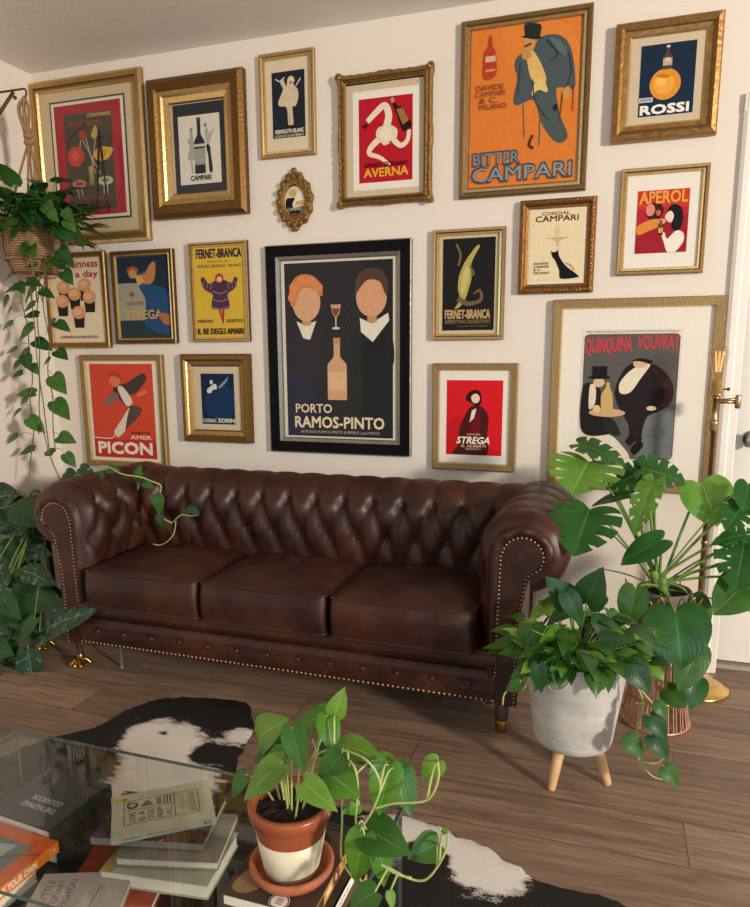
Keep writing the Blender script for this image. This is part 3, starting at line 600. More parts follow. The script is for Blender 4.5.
# 9 black print with a yellow green creature
o_ = q((435.4, 231.3), (506.8, 226.5), (503.3, 339.6), (432.4, 340)); op = q((441.4, 237.9), (499.4, 233.4), (497.3, 332.5), (437.5, 333)); pr = q((444.3, 240.2), (496.4, 236.4), (494, 330), (442.3, 330.7))
frame(o_, simple(.024, .024, PALEGOLD, BRIGHT, BRONZE), 'gold framed black print of a curving yellow green creature, beside the large black frame', .024, [((.02,)*4, BEIGE, 'mat')], pr, art_croc)
# 10 red print under it
o_ = q((434.5, 363.5), (519.6, 362.9), (514.9, 471.5), (432.4, 467.9)); pr = q((448.2, 380.1), (503.9, 380.1), (501.8, 455), (446.4, 454.2))
frame(o_, [(0, 0, BRONZE), (0, .02, OLIVE), (.004, .024, GREENGOLD), (.026, .022, GREENGOLD), (.03, .014, BRIGHT)], 'flat muted gold frame low above the sofa, bright red print lettered STREGA', .03, [((.027,)*4, WHITEMAT, 'mat')], pr, art_stregared)
# 11 big right print
o_ = q((554.9, 300.5), (722.1, 295.3), (714.8, 492.7), (546.1, 486.8)); pr = q((582, 330), (683, 328.4), (673.7, 461.3), (578.4, 459.5))
frame(o_, [(0, 0, OLIVE), (0, .022, GREENGOLD), (.003, .026, GREENGOLD), (.032, .024, GREENGOLD), (.036, .012, BRIGHT)], 'large muted gold frame behind the monstera with a grey print lettered QUINQUINA VOUVRAY', .036, [((.033,)*4, WHITEMAT, 'mat')], pr, art_quin)
# 12 stout glasses
o_ = q((46, 254), (106.4, 251.5), (113, 347.9), (52, 347.9)); op = q((54, 263), (98, 261), (104.7, 341), (57, 341))
frame(o_, [(0, 0, OLDGOLD), (0, .018, OLDGOLD), (.005, .022, GOLD), (.022, .020, OLDGOLD), (.026, .012, GOLD)], 'brown gold framed cream print of dark stout glasses behind the hanging vines', .026, [], (o_[0]+.024, o_[1]-.024, o_[2]+.024, o_[3]-.024), art_guin)
# 13 blue print
o_ = q((112.6, 251.8), (175, 249.4), (179.2, 343.7), (118.9, 343.3))
frame(o_, [(0, 0, DARKGOLD), (0, .022, DARKGOLD), (.004, .026, OLIVE), (.018, .022, BRONZE), (.022, .024, BRIGHT), (.027, .012, BRIGHT)], 'dark gilt framed blue green print lettered STREGA, left of the yellow print', .027, [], (o_[0]+.026, o_[1]-.026, o_[2]+.026, o_[3]-.026), art_stregablue)
# 14 yellow print
o_ = q((190, 243.2), (248.5, 241.1), (251.7, 341.6), (194.1, 341.6))
frame(o_, simple(.02, .022, PALEGOLD, BRIGHT, DARKGOLD), 'thin gold framed yellow print of a purple ruffled dancer, lettered IL RE DEGLI AMARI', .02, [], (o_[0]+.019, o_[1]-.019, o_[2]+.019, o_[3]-.019), art_ferny)
# 15 red waiter print
o_ = q((82.1, 355.5), (164, 354.1), (170.5, 469.2), (90.1, 464)); pr = q((91.2, 365.2), (152.5, 362.4), (160.1, 459.5), (97.8, 455.3))
frame(o_, [(0, 0, OLIVE), (0, .022, GREENGOLD), (.004, .026, GREENGOLD), (.026, .022, GREENGOLD), (.030, .014, BRIGHT)], 'gold framed red orange print of a barman lettered PICON, above the left sofa arm', .03, [((.027,)*4, CREAMW, 'mat')], pr, art_picon)
# 16 small dark blue print
o_ = q((182.7, 354.1), (252, 353.7), (254.4, 442.5), (187.2, 440.7)); op = q((195.8, 366.9), (240.9, 366.2), (243.7, 429.3), (199.5, 427.7)); pr = q((202, 373.8), (234.7, 373.2), (237.4, 424.8), (204.5, 423))
frame(o_, [(0, 0, BRONZE), (0, .022, BRONZE), (.008, .036, BRONZE), (.024, .038, OLDGOLD), (.032, .030, OLDGOLD), (.036, .026, BRIGHT), (.050, .020, GOLD), (.056, .014, OLDGOLD)], 'heavy brown gold frame with a small dark blue print lettered COGNAC SORIN', .054, [((.05,)*4, LINEN, 'liner')], pr, art_sorin)
# 17 large black frame in the middle
o_ = q((266.8, 246.5), (413.4, 238.8), (411.5, 455.9), (273.5, 450.3)); pr = q((283, 262), (397, 256.5), (395, 440.2), (287.6, 435.5)); i_ = ins(o_, pr)
e = i_[0]-.004
frame(o_, [(0, 0, SILVER), (0, .022, SILVER), (.004, .024, SILVER), (.005, .023, BLACKF), (e-.022, .021, BLACKF), (e-.021, .023, SILVER), (e-.008, .018, SILVER), (e-.004, .012, SILVER)], 'large black lacquer frame in the middle over the sofa, lettered RAMOS-PINTO', e-.004, [], (pr[0]-.006, pr[1]+.006, pr[2]-.006, pr[3]+.006), art_ramos, True)
# 18 tiny oval frame
def oval():
    cx, cz, rx, rz = 1.318, 1.856, .080, .112
    root = thing('oval_frame', (cx, -.001, cz-rz), 'tiny ornate oval gilt frame with a small picture, below the narrow cream mat frame', 'framed poster', PG)
    mb = MB()
    def ov(i, j):
        a = 2*PI*i/64; k = (1.02, 1.0, .86, .70, .60, .56)[j]; hh = (0, .010, .018, .020, .014, .009)[j]
        sc = 1+(.05*math.sin(12*a) if j < 3 else 0)
        return Vector((rx*k*sc*math.cos(a), -hh, rz+rz*.92*k*sc*math.sin(a)))
    mb.grid(ov, 64, 6, ORNATE, closed_u=True)
    for i in range(34):
        a = 2*PI*i/34; mb.ball((rx*.62*math.cos(a), -.017, rz+rz*.60*math.sin(a)), .0035, GOLD, 6, 4)
    for i in range(16):
        a = 2*PI*i/16; mb.ball((rx*.90*math.cos(a), -.016, rz+rz*.85*math.sin(a)), .012, ORNATE, 8, 5, (1, .6, 1.1))
    mb.build('moulding', root, True)
    c = MB(); c.ball((0, -.010, 2*rz+.006), .013, ORNATE, 10, 6, (1, .7, 1.1)); c.ball((-.024, -.010, 2*rz-.014), .015, ORNATE, 10, 6, (1.2, .6, .9)); c.ball((.022, -.010, 2*rz-.012), .015, ORNATE, 10, 6, (1.2, .6, .9)); c.ball((0, -.010, 2*rz-.008), .012, ORNATE, 10, 6, (.8, .6, 1.3))
    c.build('crest', root, True)
    c = MB(); c.ball((0, -.010, .002), .015, ORNATE, 10, 6, (1.3, .6, .8)); c.build('pendant', root, True)
    p = MB(); A = Art(p, (-.045, -.0095, rz+.065), (1, 0, 0), (0, 0, 1), (0, -1, 0), .09, .13)
    A.ell(.5, .5, .5, .72, '#d8c7a2', n=32); A.blob([(.10, .42), (.35, .40), (.52, .42), (.40, .56), (.44, .70), (.80, .68), (.92, .66), (.85, .80), (.5, .99), (.15, .80), (.04, .6)], '#1c1519'); A.ell(.42, .26, .2, .17, '#c9a468'); A.poly([(.66, .18), (.86, .30), (.92, .5), (.50, .62), (.42, .6)], '#e6dfcc'); A.blob([(.56, .52), (.92, .50), (.92, .62), (.6, .62)], '#cfa55e')
    A.text('CAMPARI', .14, .70, .86, .80, '#aeb8b4', .02); A.blob([(.26, .90), (.5, .86), (.74, .90), (.5, .98)], '#8a2d30')
    p.build('print', root, True)
oval()

# ------------------------------------------------------------------ leather sofa
def leather():
    t = NT('brown_leather'); n1 = t.noise(5, 5, .6); n2 = t.noise(160, 2); n3 = t.noise(28, 5, .6)
    rp = t.ramp(n1.outputs[0], [(.3, '#28130d'), (.5, '#3c1e15'), (.7, '#4f2a1a')])
    mx = t.add('ShaderNodeMix', data_type='RGBA', blend_type='MULTIPLY'); mx.inputs[0].default_value = .5
    r2 = t.ramp(n3.outputs[0], [(.35, (.6, .55, .55, 1)), (.65, (1, 1, 1, 1))]); t.link(rp.outputs[0], mx.inputs[6]); t.link(r2.outputs[0], mx.inputs[7]); t.link(mx.outputs[2], t.b.inputs['Base Color'])
    rr_ = t.ramp(n3.outputs[0], [(.3, (.36, .36, .36, 1)), (.7, (.52, .52, .52, 1))]); t.link(rr_.outputs[0], t.b.inputs['Roughness'])
    t.b.inputs['Specular IOR Level'].default_value = .4
    t.bump(n2.outputs[0], .05, .002); return t.m
LEATHER = leather()
BRASS = mat('brass', '#b8893f', .28, 1, .1, 40); NAIL = mat('nailhead_brass', '#b59a78', .35, .9, .05)
WALNUT = mat('dark_walnut', '#43291a', .4, 0, .2, 40)
SX0, SX1, SYF, SYB = .667, 2.382, -.775, -.19       # body width, front and back of the sofa
sofa = thing('chesterfield_sofa', ((SX0+SX1)/2, (SYF+SYB)/2, 0), 'brown tufted leather chesterfield sofa under the framed posters', 'sofa')
H = .752; RC = .115
def pw(x, p): return abs(x)**p
def tuft(t, s, pit, top, row):
    """puffed height and pit depth at t along the piece, s up the profile; buttons on two rows"""
    p = t/(pit/2); q_ = (top-s)/row            # q=0 upper row, 1 lower row
    if q_ < 0:                                  # pleats over the roll
        puff = pw(math.sin(PI*p/2), .55); fade = 1
        h = puff*.020*max(.35, 1+q_*.45)
    else:
        a = math.sin(PI*(p+q_)/2); c = math.sin(PI*(p-q_)/2)
        h = .031*pw(a, .5)*pw(c, .5)
        if q_ > 1: h *= max(.5, 1-(q_-1)*.5)
    for k in (0, 1):
        pb = 2*round((p-k)/2)+k; d2 = ((p-pb)*pit/2)**2+((q_-k)*row)**2
        h -= .024*math.exp(-d2/(.017**2))
    return h
def arm_profile():
    """across the piece: inner face from the seat up, over the roll and down outside; list of (inward offset, z, nx, nz)"""
    pts = []; cx_, cz = .134, H-RC-.012
    for k in range(13):
        z = .30+(cz-.30)*k/12; pts.append((.002+.014*(1-k/12), z))
    n = 34
    for k in range(1, n+1):
        a = PI-(PI*1.42)*k/n; pts.append((cx_+(RC+.012)*math.cos(a), cz+(RC+.012)*math.sin(a)))
    out = []
    for i, p in enumerate(pts):
        a = pts[max(0, i-1)]; b2 = pts[min(len(pts)-1, i+1)]; tx, tz = b2[0]-a[0], b2[1]-a[1]; L = math.hypot(tx, tz); out.append((p[0], p[1], -tz/L, tx/L))
    s = [0]
    for i in range(1, len(pts)): s.append(s[-1]+math.hypot(pts[i][0]-pts[i-1][0], pts[i][1]-pts[i-1][1]))
    return out, s
PROF, PS = arm_profile()
S_TOP = PS[12]+.05; ROW = .125
BTN = MB(); BTN.ball((0, 0, 0), .011, LEATHER, 10, 6, (1, 1, 1))
BTN_ME = None
def button(loc, parent, name='tuft_button', label=None):
    global BTN_ME
    if BTN_ME is None:
        o = BTN.build(name, parent, True); BTN_ME = o.data
    else:
        o = bpy.data.objects.new(name, BTN_ME); COL.objects.link(o); o.parent = parent
    p = parent; off = Vector()
    while p is not None: off += Vector(p.location); p = p.parent
    o.location = Vector(loc)-off; return o
def padded(name, origin, along, inward, length, pitch, phase, endcap=None):
    """a tufted, rolled piece: `inward` points to the sitter, `along` runs down its length"""
    o = Vector(origin); A = Vector(along); I = Vector(inward); mb = MB(); nu = int(length/pitch*14)+1
    def fn(i, j):
        t = length*i/(nu-1); x, z, nx, nz = PROF[j]; h = tuft(t+phase, PS[j], pitch, S_TOP, ROW)
        if j > 36: h *= max(.3, 1-(j-36)/12)
        if endcap:
            e = min(1, t/.05); h = h*e - .036*(1-math.sqrt(max(0, 1-(1-e)**2)))
            if j > 10: h -= .007*pw(math.sin(j*.62), .6)*math.exp(-((t-.02)/.045)**2)
        return o + A*t - I*(x+nx*h) + Vector((0, 0, z+nz*h))
    mb.grid(fn, nu, len(PROF), LEATHER)
    if endcap:                                   # close the front of the roll behind the facing panel
        ring_ = [fn(0, j) for j in range(9, len(PROF))]; cxz = o - I*.134 + Vector((0, 0, H-RC-.012)) + A*.006
        mb.add([cxz]+ring_, [(0, k, k+1) for k in range(1, len(ring_))], LEATHER)
    ob = mb.build(name, sofa)
    bs = []
    for k in range(-1, int(length/pitch*2)+2):
        t = k*pitch/2-phase
        if t < .05 or t > length-.03: continue
        q_ = k % 2; s = S_TOP-q_*ROW
        j = min(range(len(PS)), key=lambda a: abs(PS[a]-s)); x, z, nx, nz = PROF[j]
        bs.append(o + A*t - I*(x-.006*nx*-1) + Vector((0, 0, z)))
        button(o + A*t - I*(x+nx*-.016) + Vector((0, 0, z+nz*-.016)), ob)
    return ob
IN_L, IN_R = .785, 2.262
BACK_Y = -.435                                    # face of the back cushion
padded('back', (IN_L-.13, BACK_Y, 0), (1, 0, 0), (0, -1, 0), IN_R-IN_L+.26, .1155, .02)
ARMF = SYF-.005
padded('arm', (IN_L, ARMF, 0), (0, 1, 0), (1, 0, 0), SYB-ARMF-.02, .128, .035, True)
padded('arm', (IN_R, ARMF, 0), (0, 1, 0), (-1, 0, 0), SYB-ARMF-.02, .128, .035, True)
# outer shell under the rolls
b = MB()
b.box((SX0, SYF+.03, .13), (IN_L-.02, SYB, .60), LEATHER, bev=.012); b.box((IN_R+.02, SYF+.03, .13), (SX1, SYB, .60), LEATHER, bev=.012)
b.box((IN_L-.05, BACK_Y+.05, .13), (IN_R+.05, SYB, .64), LEATHER, bev=.012); b.box((IN_L-.05, SYF+.05, .135), (IN_R+.05, BACK_Y+.08, .30), LEATHER, bev=.01)
b.build('carcass', sofa)
# front rail: plain roll above, buttoned band below
b = MB(); rp = [(-.01, .135), (.004, .137), (.012, .145), (.020, .185), (.018, .225), (.006, .243), (-.004, .246), (.010, .252), (.022, .270), (.020, .295), (.006, .308), (-.02, .312)]
xs = [IN_L-.056+(IN_R-IN_L+.112)*i/120 for i in range(121)]
NB = 13
bx = [IN_L+.03+(IN_R-IN_L-.06)*i/(NB-1) for i in range(NB)]
def railf(i, j):
    y, z = rp[j]; x = xs[i]; d = 0
    for k in bx: d += .010*math.exp(-((x-k)**2+(z-.195)**2)/.00022)
    return Vector((x, SYF-y+d, z))
def lerp_rp(n=4):
    out = []
    for i in range(len(rp)-1):
        for k in range(n): out.append((rp[i][0]+(rp[i+1][0]-rp[i][0])*k/n, rp[i][1]+(rp[i+1][1]-rp[i][1])*k/n))
    out.append(rp[-1]); return out
rp = lerp_rp(); b.grid(railf, 121, len(rp), LEATHER); rail = b.build('front_rail', sofa)
for k in bx: button((k, SYF-.012, .195), rail, 'rail_button')
# facing panels on the arm fronts, with nailheads
def facing_fix(xin, sg):
    """outline in x,z; the roll lies on the outer side of the post"""
    cx_ = xin-sg*.128; cz = H-RC-.016; bot = .135; out = []; r_ = .062
    for k in range(11): out.append((xin-sg*(.052+.010*k/10), bot+(cz-bot)*k/10))
    for k in range(1, 22):
        a = PI*1.16*k/21                     # 0 at the inner side, up and over to the outer side
        out.append((cx_+sg*r_*math.cos(a), cz+r_*math.sin(a)))
    for k in range(9): out.append((xin-sg*(.142-.026*min(1, k/3)), cz-.062-(cz-.062-bot)*k/8))
    return out
for xin, sg in ((IN_L, 1), (IN_R, -1)):
    ol = facing_fix(xin, sg); mb = MB(); y0 = ARMF+.012; y1 = ARMF-.006
    p3 = [Vector((x, z, 0)) for x, z in ol]; tri = tessellate_polygon([p3]); n = len(ol)
    c = Vector((sum(x for x, z in ol)/n, sum(z for x, z in ol)/n))
    vs = [(x, y1, z) for x, z in ol]+[(x, y0, z) for x, z in ol]
    mb.add(vs, [tuple(t) for t in tri]+[(i, (i+1) % n, n+(i+1) % n, n+i) for i in range(n)], LEATHER, False)
    # upholstered border that the roll wraps onto, gathered in pleats
    rim = []
    def rimf(i, j):
        x, z = ol[i]; a = ol[max(0, i-1)]; e2 = ol[min(n-1, i+1)]; tx, tz = e2[0]-a[0], e2[1]-a[1]; L = math.hypot(tx, tz) or 1; nx, nz = tz/L*-1, tx/L
        nx, nz = -sg*nx, -sg*nz
        if (nx*(x-c.x)+nz*(z-c.y)) < 0: nx, nz = -nx, -nz
        k = j/6; roll = 12 < i < 27
        wd = .030+.012*min(1, i/12) if i <= 27 else max(.008, .042-.011*(i-27))
        pl = .006*math.sin(i*1.55)*math.sin(PI*k) if roll else 0
        return Vector((x+nx*wd*k, y1+.012-.020*math.sin(PI*min(1, k*.75+.12))+pl+.03*max(0, k-.6), z+nz*wd*k))
    mb.grid(rimf, n, 7, LEATHER)
    fp = mb.build('arm_front_panel', sofa)
    nb = MB(); path = []
    L = 0; pts = [Vector((x, y1-.001, z)) for x, z in ol]; step = .0135; acc = 0
    for i in range(len(pts)-1):
        seg = (pts[i+1]-pts[i]).length; d = step-acc if acc else 0
        while d < seg:
            p = pts[i].lerp(pts[i+1], d/seg); nb.ball(p, .0042, NAIL, 6, 4, (1, .7, 1)); d += step
        acc = (seg-(d-step)) % step
    tag(nb.build('nailhead_trim', fp), kind=None)
nb = MB(); k = int((SX1-SX0-.2)/.0165)
for i in range(k+1): nb.ball((IN_L-.05+(IN_R-IN_L+.1)*i/k, SYF-.013, .147), .0052, NAIL, 6, 4, (1, .7, 1))
nb.build('nailhead_trim', rail)
# three seat cushions with piping
CW = (IN_R-IN_L-.012)/3
for k in range(3):
    x0 = IN_L+.006+CW*k+.003; x1 = x0+CW-.006; yf = SYF-.052; yb = BACK_Y+.03; z0, z1 = .306, .452
    mb = MB(); nx_, ny_ = 30, 26
    def top(i, j, s=1):
        u = i/(nx_-1)*2-1; v = j/(ny_-1)*2-1
        e = (1-abs(u)**6)*(1-abs(v)**6); crown = .034*(1-u*u)*(1-v*v)
        wr = .004*math.sin(u*7+k*2)*math.sin(v*5+k)*e
        cu_ = abs(u)**9*.010; cv_ = abs(v)**9*.010
        return Vector(((x0+x1)/2+u*((x1-x0)/2-cv_), (yf+yb)/2+v*((yb-yf)/2-cu_), (z1+crown+wr-.012*(1-e)*(1 if max(abs(u), abs(v)) > .93 else .5)) if s else z0))
    mb.grid(top, nx_, ny_, LEATHER)
    per = [(i, 0) for i in range(nx_)]+[(nx_-1, j) for j in range(1, ny_)]+[(i, ny_-1) for i in range(nx_-2, -1, -1)]+[(0, j) for j in range(ny_-2, 0, -1)]
    ring = [top(i, j) for i, j in per]; m_ = len(ring); cc = Vector(((x0+x1)/2, (yf+yb)/2, 0))
    def side(i, j):
        p = ring[i % m_]; tt = j/7; bul = .010*math.sin(PI*tt); d = Vector((p.x-cc.x, p.y-cc.y, 0)); d.normalize()
        wr = .0025*math.sin(i*.7+k)*math.sin(PI*tt)
        return Vector((p.x, p.y, p.z+(z0-p.z)*tt)) + Vector((0, (-1 if p.y < cc.y-.1 else 0), 0))*(bul+wr)
    mb.grid(side, m_, 8, LEATHER, closed_u=True)
    cu_ = mb.build('seat_cushion', sofa)
    pp = MB(); pp.tube([q_+Vector((0, 0, .001)) for q_ in ring], .0045, LEATHER, 6, True); pp.tube([Vector((q_.x, q_.y, z0+.004)) for q_ in ring], .0042, LEATHER, 6, True); pp.build('piping', cu_)
# legs
b = MB(); lx, ly = 2.33, SYF+.075
b.lathe([(.017, .0), (.021, .045), (.026, .135)], WALNUT, 20, (lx, ly, 0)); lg = b.build('leg', sofa)
b = MB(); b.lathe([(.0175, 0), (.0185, .002), (.0222, .042), (.0215, .044)], BRASS, 20, (lx, ly, 0)); b.build('ferrule', lg)
fx, fy = .655, SYF+.06
b = MB(); b.lathe([(.012, .05), (.014, .06), (.011, .07), (.014, .10), (.019, .115), (.017, .135)], WALNUT, 18, (fx, fy, 0)); lg = b.build('leg', sofa)
def claw(mb, x, y, z=0):
    mb.lathe([(.012, .03), (.016, .04), (.013, .054), (.010, .06)], BRASS, 16, (x, y, z))
    for a in (-2.3, -1.57, -.84, .6, 2.5):
        d = Vector((math.cos(a), math.sin(a), 0))
        mb.tube(spline([Vector((x, y, z+.034))+d*.006, Vector((x, y, z+.030))+d*.020, Vector((x, y, z+.018))+d*.032, Vector((x, y, z+.009))+d*.037], 4), [.008]*8+[.009]*4+[.006], BRASS, 7)
    mb.ball((x, y, z+.017), .017, BRASS, 12, 8)
b = MB(); claw(b, fx, fy); b.build('claw_foot', lg)
for x in (SX0+.06, SX1-.07):
    b = MB(); b.lathe([(.017, 0), (.026, .135)], WALNUT, 16, (x, SYB-.07, 0)); b.build('leg', sofa)
b = MB(); gx = .82; b.lathe([(.012, 0), (.012, .004), (.007, .006), (.007, .14)], mat('grey_steel', '#8d8d8c', .4, .8), 12, (gx, SYF+.10, 0)); tag(b.build('support_leg', sofa), 'thin grey steel support leg')

# ------------------------------------------------------------------ plants
def leaf_mat(name, c0, c1, vein, rough=.32, varieg=None, trans=.25):
    t = NT(name); at = t.add('ShaderNodeAttribute', attribute_name='leaf_uv'); sp = t.add('ShaderNodeSeparateXYZ'); t.link(at.outputs['Vector'], sp.inputs[0])
    nz = t.noise(14, 4); rp = t.ramp(nz.outputs[0], [(.3, c0), (.7, c1)])
    col = rp.outputs[0]
    if varieg:
        n2 = t.noise(38, 3, .6); r2 = t.ramp(n2.outputs[0], [(.56, (0, 0, 0, 1)), (.63, (1, 1, 1, 1))])
        mv = t.add('ShaderNodeMix', data_type='RGBA'); mv.inputs[7].default_value = lin(varieg); t.link(r2.outputs[0], mv.inputs[0]); t.link(col, mv.inputs[6]); col = mv.outputs[2]
    ab = t.add('ShaderNodeMath', operation='ABSOLUTE'); t.link(sp.outputs[1], ab.inputs[0])
    r3 = t.ramp(ab.outputs[0], [(.012, (1, 1, 1, 1)), (.05, (0, 0, 0, 1))])
    mm = t.add('ShaderNodeMath', operation='MULTIPLY'); mm.inputs[1].default_value = .6; t.link(r3.outputs[0], mm.inputs[0])
    mx = t.add('ShaderNodeMix', data_type='RGBA'); mx.inputs[7].default_value = lin(vein); t.link(mm.outputs[0], mx.inputs[0]); t.link(col, mx.inputs[6])
    t.link(mx.outputs[2], t.b.inputs['Base Color']); t.b.inputs['Roughness'].default_value = rough; t.b.inputs['Specular IOR Level'].default_value = .45
    # side veins as a fine relief
    wv = t.add('ShaderNodeMath', operation='MULTIPLY_ADD'); t.link(ab.outputs[0], wv.inputs[0]); wv.inputs[1].default_value = -.5; t.link(sp.outputs[0], wv.inputs[2])
    w2 = t.add('ShaderNodeMath', operation='MULTIPLY'); w2.inputs[1].default_value = 62; t.link(wv.outputs[0], w2.inputs[0])
    w3 = t.add('ShaderNodeMath', operation='SINE'); t.link(w2.outputs[0], w3.inputs[0]); t.bump(w3.outputs[0], .05, .003)
    tl = t.add('ShaderNodeBsdfTranslucent'); t.link(mx.outputs[2], tl.inputs[0]); ms = t.add('ShaderNodeMixShader'); ms.inputs[0].default_value = trans
    t.link(t.b.outputs[0], ms.inputs[1]); t.link(tl.outputs[0], ms.inputs[2]); t.link(ms.outputs[0], t.out.inputs[0]); return t.m
POTHOS = leaf_mat('pothos_leaf', '#2f5a20', '#48762c', '#6f9448')
POTHOS_D = leaf_mat('deep_pothos_leaf', '#1c4420', '#2c5a2a', '#4d7a40')
POTHOS_L = leaf_mat('young_pothos_leaf', '#5b8a2c', '#86ad42', '#b0cc74', .35, None, .35)
BRIGHTL = leaf_mat('bright_pothos_leaf', '#42791f', '#6a9c2e', '#94ba58', .28, None, .32)
MONST = leaf_mat('monstera_leaf', '#20501f', '#336b2a', '#5d8b48', .28)
MONST_L = leaf_mat('young_monstera_leaf', '#5c9433', '#80b14a', '#a9ca78', .3, None, .35)
PHILO = leaf_mat('silvery_philodendron_leaf', '#0f2f1d', '#1a4226', '#7f9f78', .24, '#4f7a58', .10)
STEMG = mat('green_stem', '#6a8a3c', .5, 0, .15, 60); STEML = mat('pale_stem', '#a9b56a', .5, 0, .12, 60); STEMB = mat('brown_green_vine', '#5d6433', .6, 0, .2, 60)
SOIL = mat('dark_potting_soil', '#2a1b12', .95, 0, .5, 120, 1.0)
TERRA = mat('terracotta', '#a8603c', .7, 0, .14, 25, .1)

HEART = [(0, 0), (-.10, .10), (-.13, .24), (-.04, .40), (.14, .49), (.34, .48), (.56, .38), (.76, .23), (.90, .09), (1, 0)]
ROUND = [(0, 0), (-.13, .11), (-.17, .28), (-.06, .44), (.16, .52), (.40, .51), (.62, .42), (.80, .28), (.92, .12), (1, 0)]
LANCE = [(0, 0), (.02, .12), (.09, .30), (.22, .44), (.38, .50), (.54, .46), (.70, .34), (.84, .19), (.94, .07), (1, 0)]
def curve_at(cv, s):
    k = len(cv)-1; x = min(.99999, max(0, s))*k; i = int(x); t = x-i
    p = [cv[max(0, min(k, i+d))] for d in (-1, 0, 1, 2)]
    return [.5*((2*p[1][c])+(p[2][c]-p[0][c])*t+(2*p[0][c]-5*p[1][c]+4*p[2][c]-p[3][c])*t*t+(3*p[1][c]-p[0][c]-3*p[2][c]+p[3][c])*t**3) for c in (0, 1)]
def leaf_frame(base, dirv, up):
    X = Vector(dirv).normalized(); Z = Vector(up); Z = Z-X*Z.dot(X); Z = Z.normalized() if Z.length > 1e-4 else X.orthogonal().normalized()
    return Vector(base), X, Z.cross(X), Z
def leaf_point(fr, L, Wd, cv, s, c, sg, fold, droop, wave):
    B, X, Y, Z = fr
    mx, my = curve_at(cv, s); mid = max(0, s-.12)/.88; mid = mid**1.15
    x = mid+(mx-mid)*c; y = sg*my*c*Wd/L
    z = fold*abs(y)*(1-.35*abs(y)) - droop*max(0, x)**2 + wave*math.sin(s*17+sg*1.3)*c*c - .06*c*c*(1-s)*fold*4
    return B+(X*x+Y*y+Z*z)*L
def leaf(mb, base, dirv, up, L, Wd, m, kind='heart', fold=.18, droop=.25, curl=0, n=9, mm=3):
    fr = leaf_frame(base, dirv, up); cv = {'heart': HEART, 'lance': LANCE, 'round': ROUND}[kind]; n = max(8, n); wv = R.uniform(.004, .016)
    vs = []; uv = []; nc = 2*mm+1
    for i in range(n+1):
        for j in range(nc):
            c = (j-mm)/mm; vs.append(leaf_point(fr, L, Wd, cv, i/n, abs(c), 1 if c >= 0 else -1, fold, droop, wv)); uv.append((i/n+1e-5, c))
    mb.add(vs, [(i*nc+j, (i+1)*nc+j, (i+1)*nc+j+1, i*nc+j+1) for i in range(n) for j in range(nc-1)], m, True, uv)
def monstera(mb, base, dirv, up, L, Wd, m, fold=.14, droop=.25):
    """heart outline cut by narrow slits from the margin, with a few holes beside the midrib"""
    fr = leaf_frame(base, dirv, up); cuts = [0, .30, .46, .60, .74, 1]; nc = 8
    for sg in (-1, 1):
        for k in range(len(cuts)-1):
            nr = 6; vs = []; uv = []; off = .02*sg
            for i in range(nr+1):
                for j in range(nc+1):
                    c = j/nc; tau = i/nr; a, b = cuts[k], cuts[k+1]
                    lo = a+off*(0 < k); hi = b+off*(k < len(cuts)-2); sl = .52+.06*math.sin(k*2+sg)
                    g = .020*min(1, max(0, (c-sl)/.25))
                    lo2 = lo+(g if k > 0 else 0); hi2 = hi-(g if k < len(cuts)-2 else 0)
                    s_ = lo2+(hi2-lo2)*tau; s_ = min(1, s_+.05*c*c*(1 if 0 < s_ < 1 else 0)*(1-s_)*2)
                    vs.append(leaf_point(fr, L, Wd, ROUND, s_, c, sg, fold, droop, .008)); uv.append((s_+1e-5, sg*c))
            hole = (3,) if k in (1, 2, 3) and L > .17 else ()
            fs = [(i*(nc+1)+j, (i+1)*(nc+1)+j, (i+1)*(nc+1)+j+1, i*(nc+1)+j+1) for i in range(nr) for j in range(nc) if not (hole and i == 3 and j in hole)]
            mb.add(vs, fs, m, True, uv)
def petiole(mb, a, b, r, m, sag=.0, n=6, bend=(0, 0, 0)):
    a = Vector(a); b = Vector(b); mid = (a+b)/2+Vector(bend)+Vector((0, 0, -sag))
    pts = spline([a, mid, b], n); k = len(pts); mb.tube(pts, [r*(1-.35*i/(k-1)) for i in range(k)], m, 6)
VIEW = (CAM-Vector((1.3, -.3, .8))).normalized()
def rv(s): return Vector((R.uniform(-s, s), R.uniform(-s, s), R.uniform(-s, s)))
def soil(parent, c, r):
    mb = MB(); 
    def f(i, j):
        a = 2*PI*i/24; q_ = r*j/5; return Vector((c[0]+q_*math.cos(a), c[1]+q_*math.sin(a), c[2]+.006*math.sin(i*2.3+j)*math.sin(j*1.7)+.008*(1-j/5)))
    mb.grid(f, 24, 6, SOIL, closed_u=True); return mb.build('soil', parent)

# -- pothos in a woven basket, hung from a bracket on the left wall
HY = -.33
ROPE = mat('cotton_rope', '#9c7858', .9, 0, .2, 150, .5)
def basket_mat():
    t = NT('woven_seagrass'); co = t.coord(); wv = t.add('ShaderNodeTexWave', wave_type='BANDS', bands_direction='Z', i_Scale=34, i_Distortion=3.0, i_Detail=2); t.link(co, wv.inputs[0])
    rp = t.ramp(wv.outputs[0], [(.1, '#8a6240'), (.6, '#bd9068'), (.95, '#cfa57c')]); t.link(rp.outputs[0], t.b.inputs['Base Color']); t.b.inputs['Roughness'].default_value = .8; t.bump(wv.outputs[0], .7, .012); return t.m
SEAGRASS = basket_mat()
hook = W(24, 93, HY)
IRON = mat('dark_bronze_iron', '#54402e', .45, .7, .1)
br = thing('wall_bracket', (0, HY, hook.z-.1), 'dark metal swing bracket on the left wall holding the rope hanger', 'bracket')
b = MB(); b.tube([(0, HY-.02, hook.z+.008), (hook.x*.6, HY-.01, hook.z+.012), (hook.x-.012, HY, hook.z+.016)], .0045, IRON, 8); b.build('rod', br)
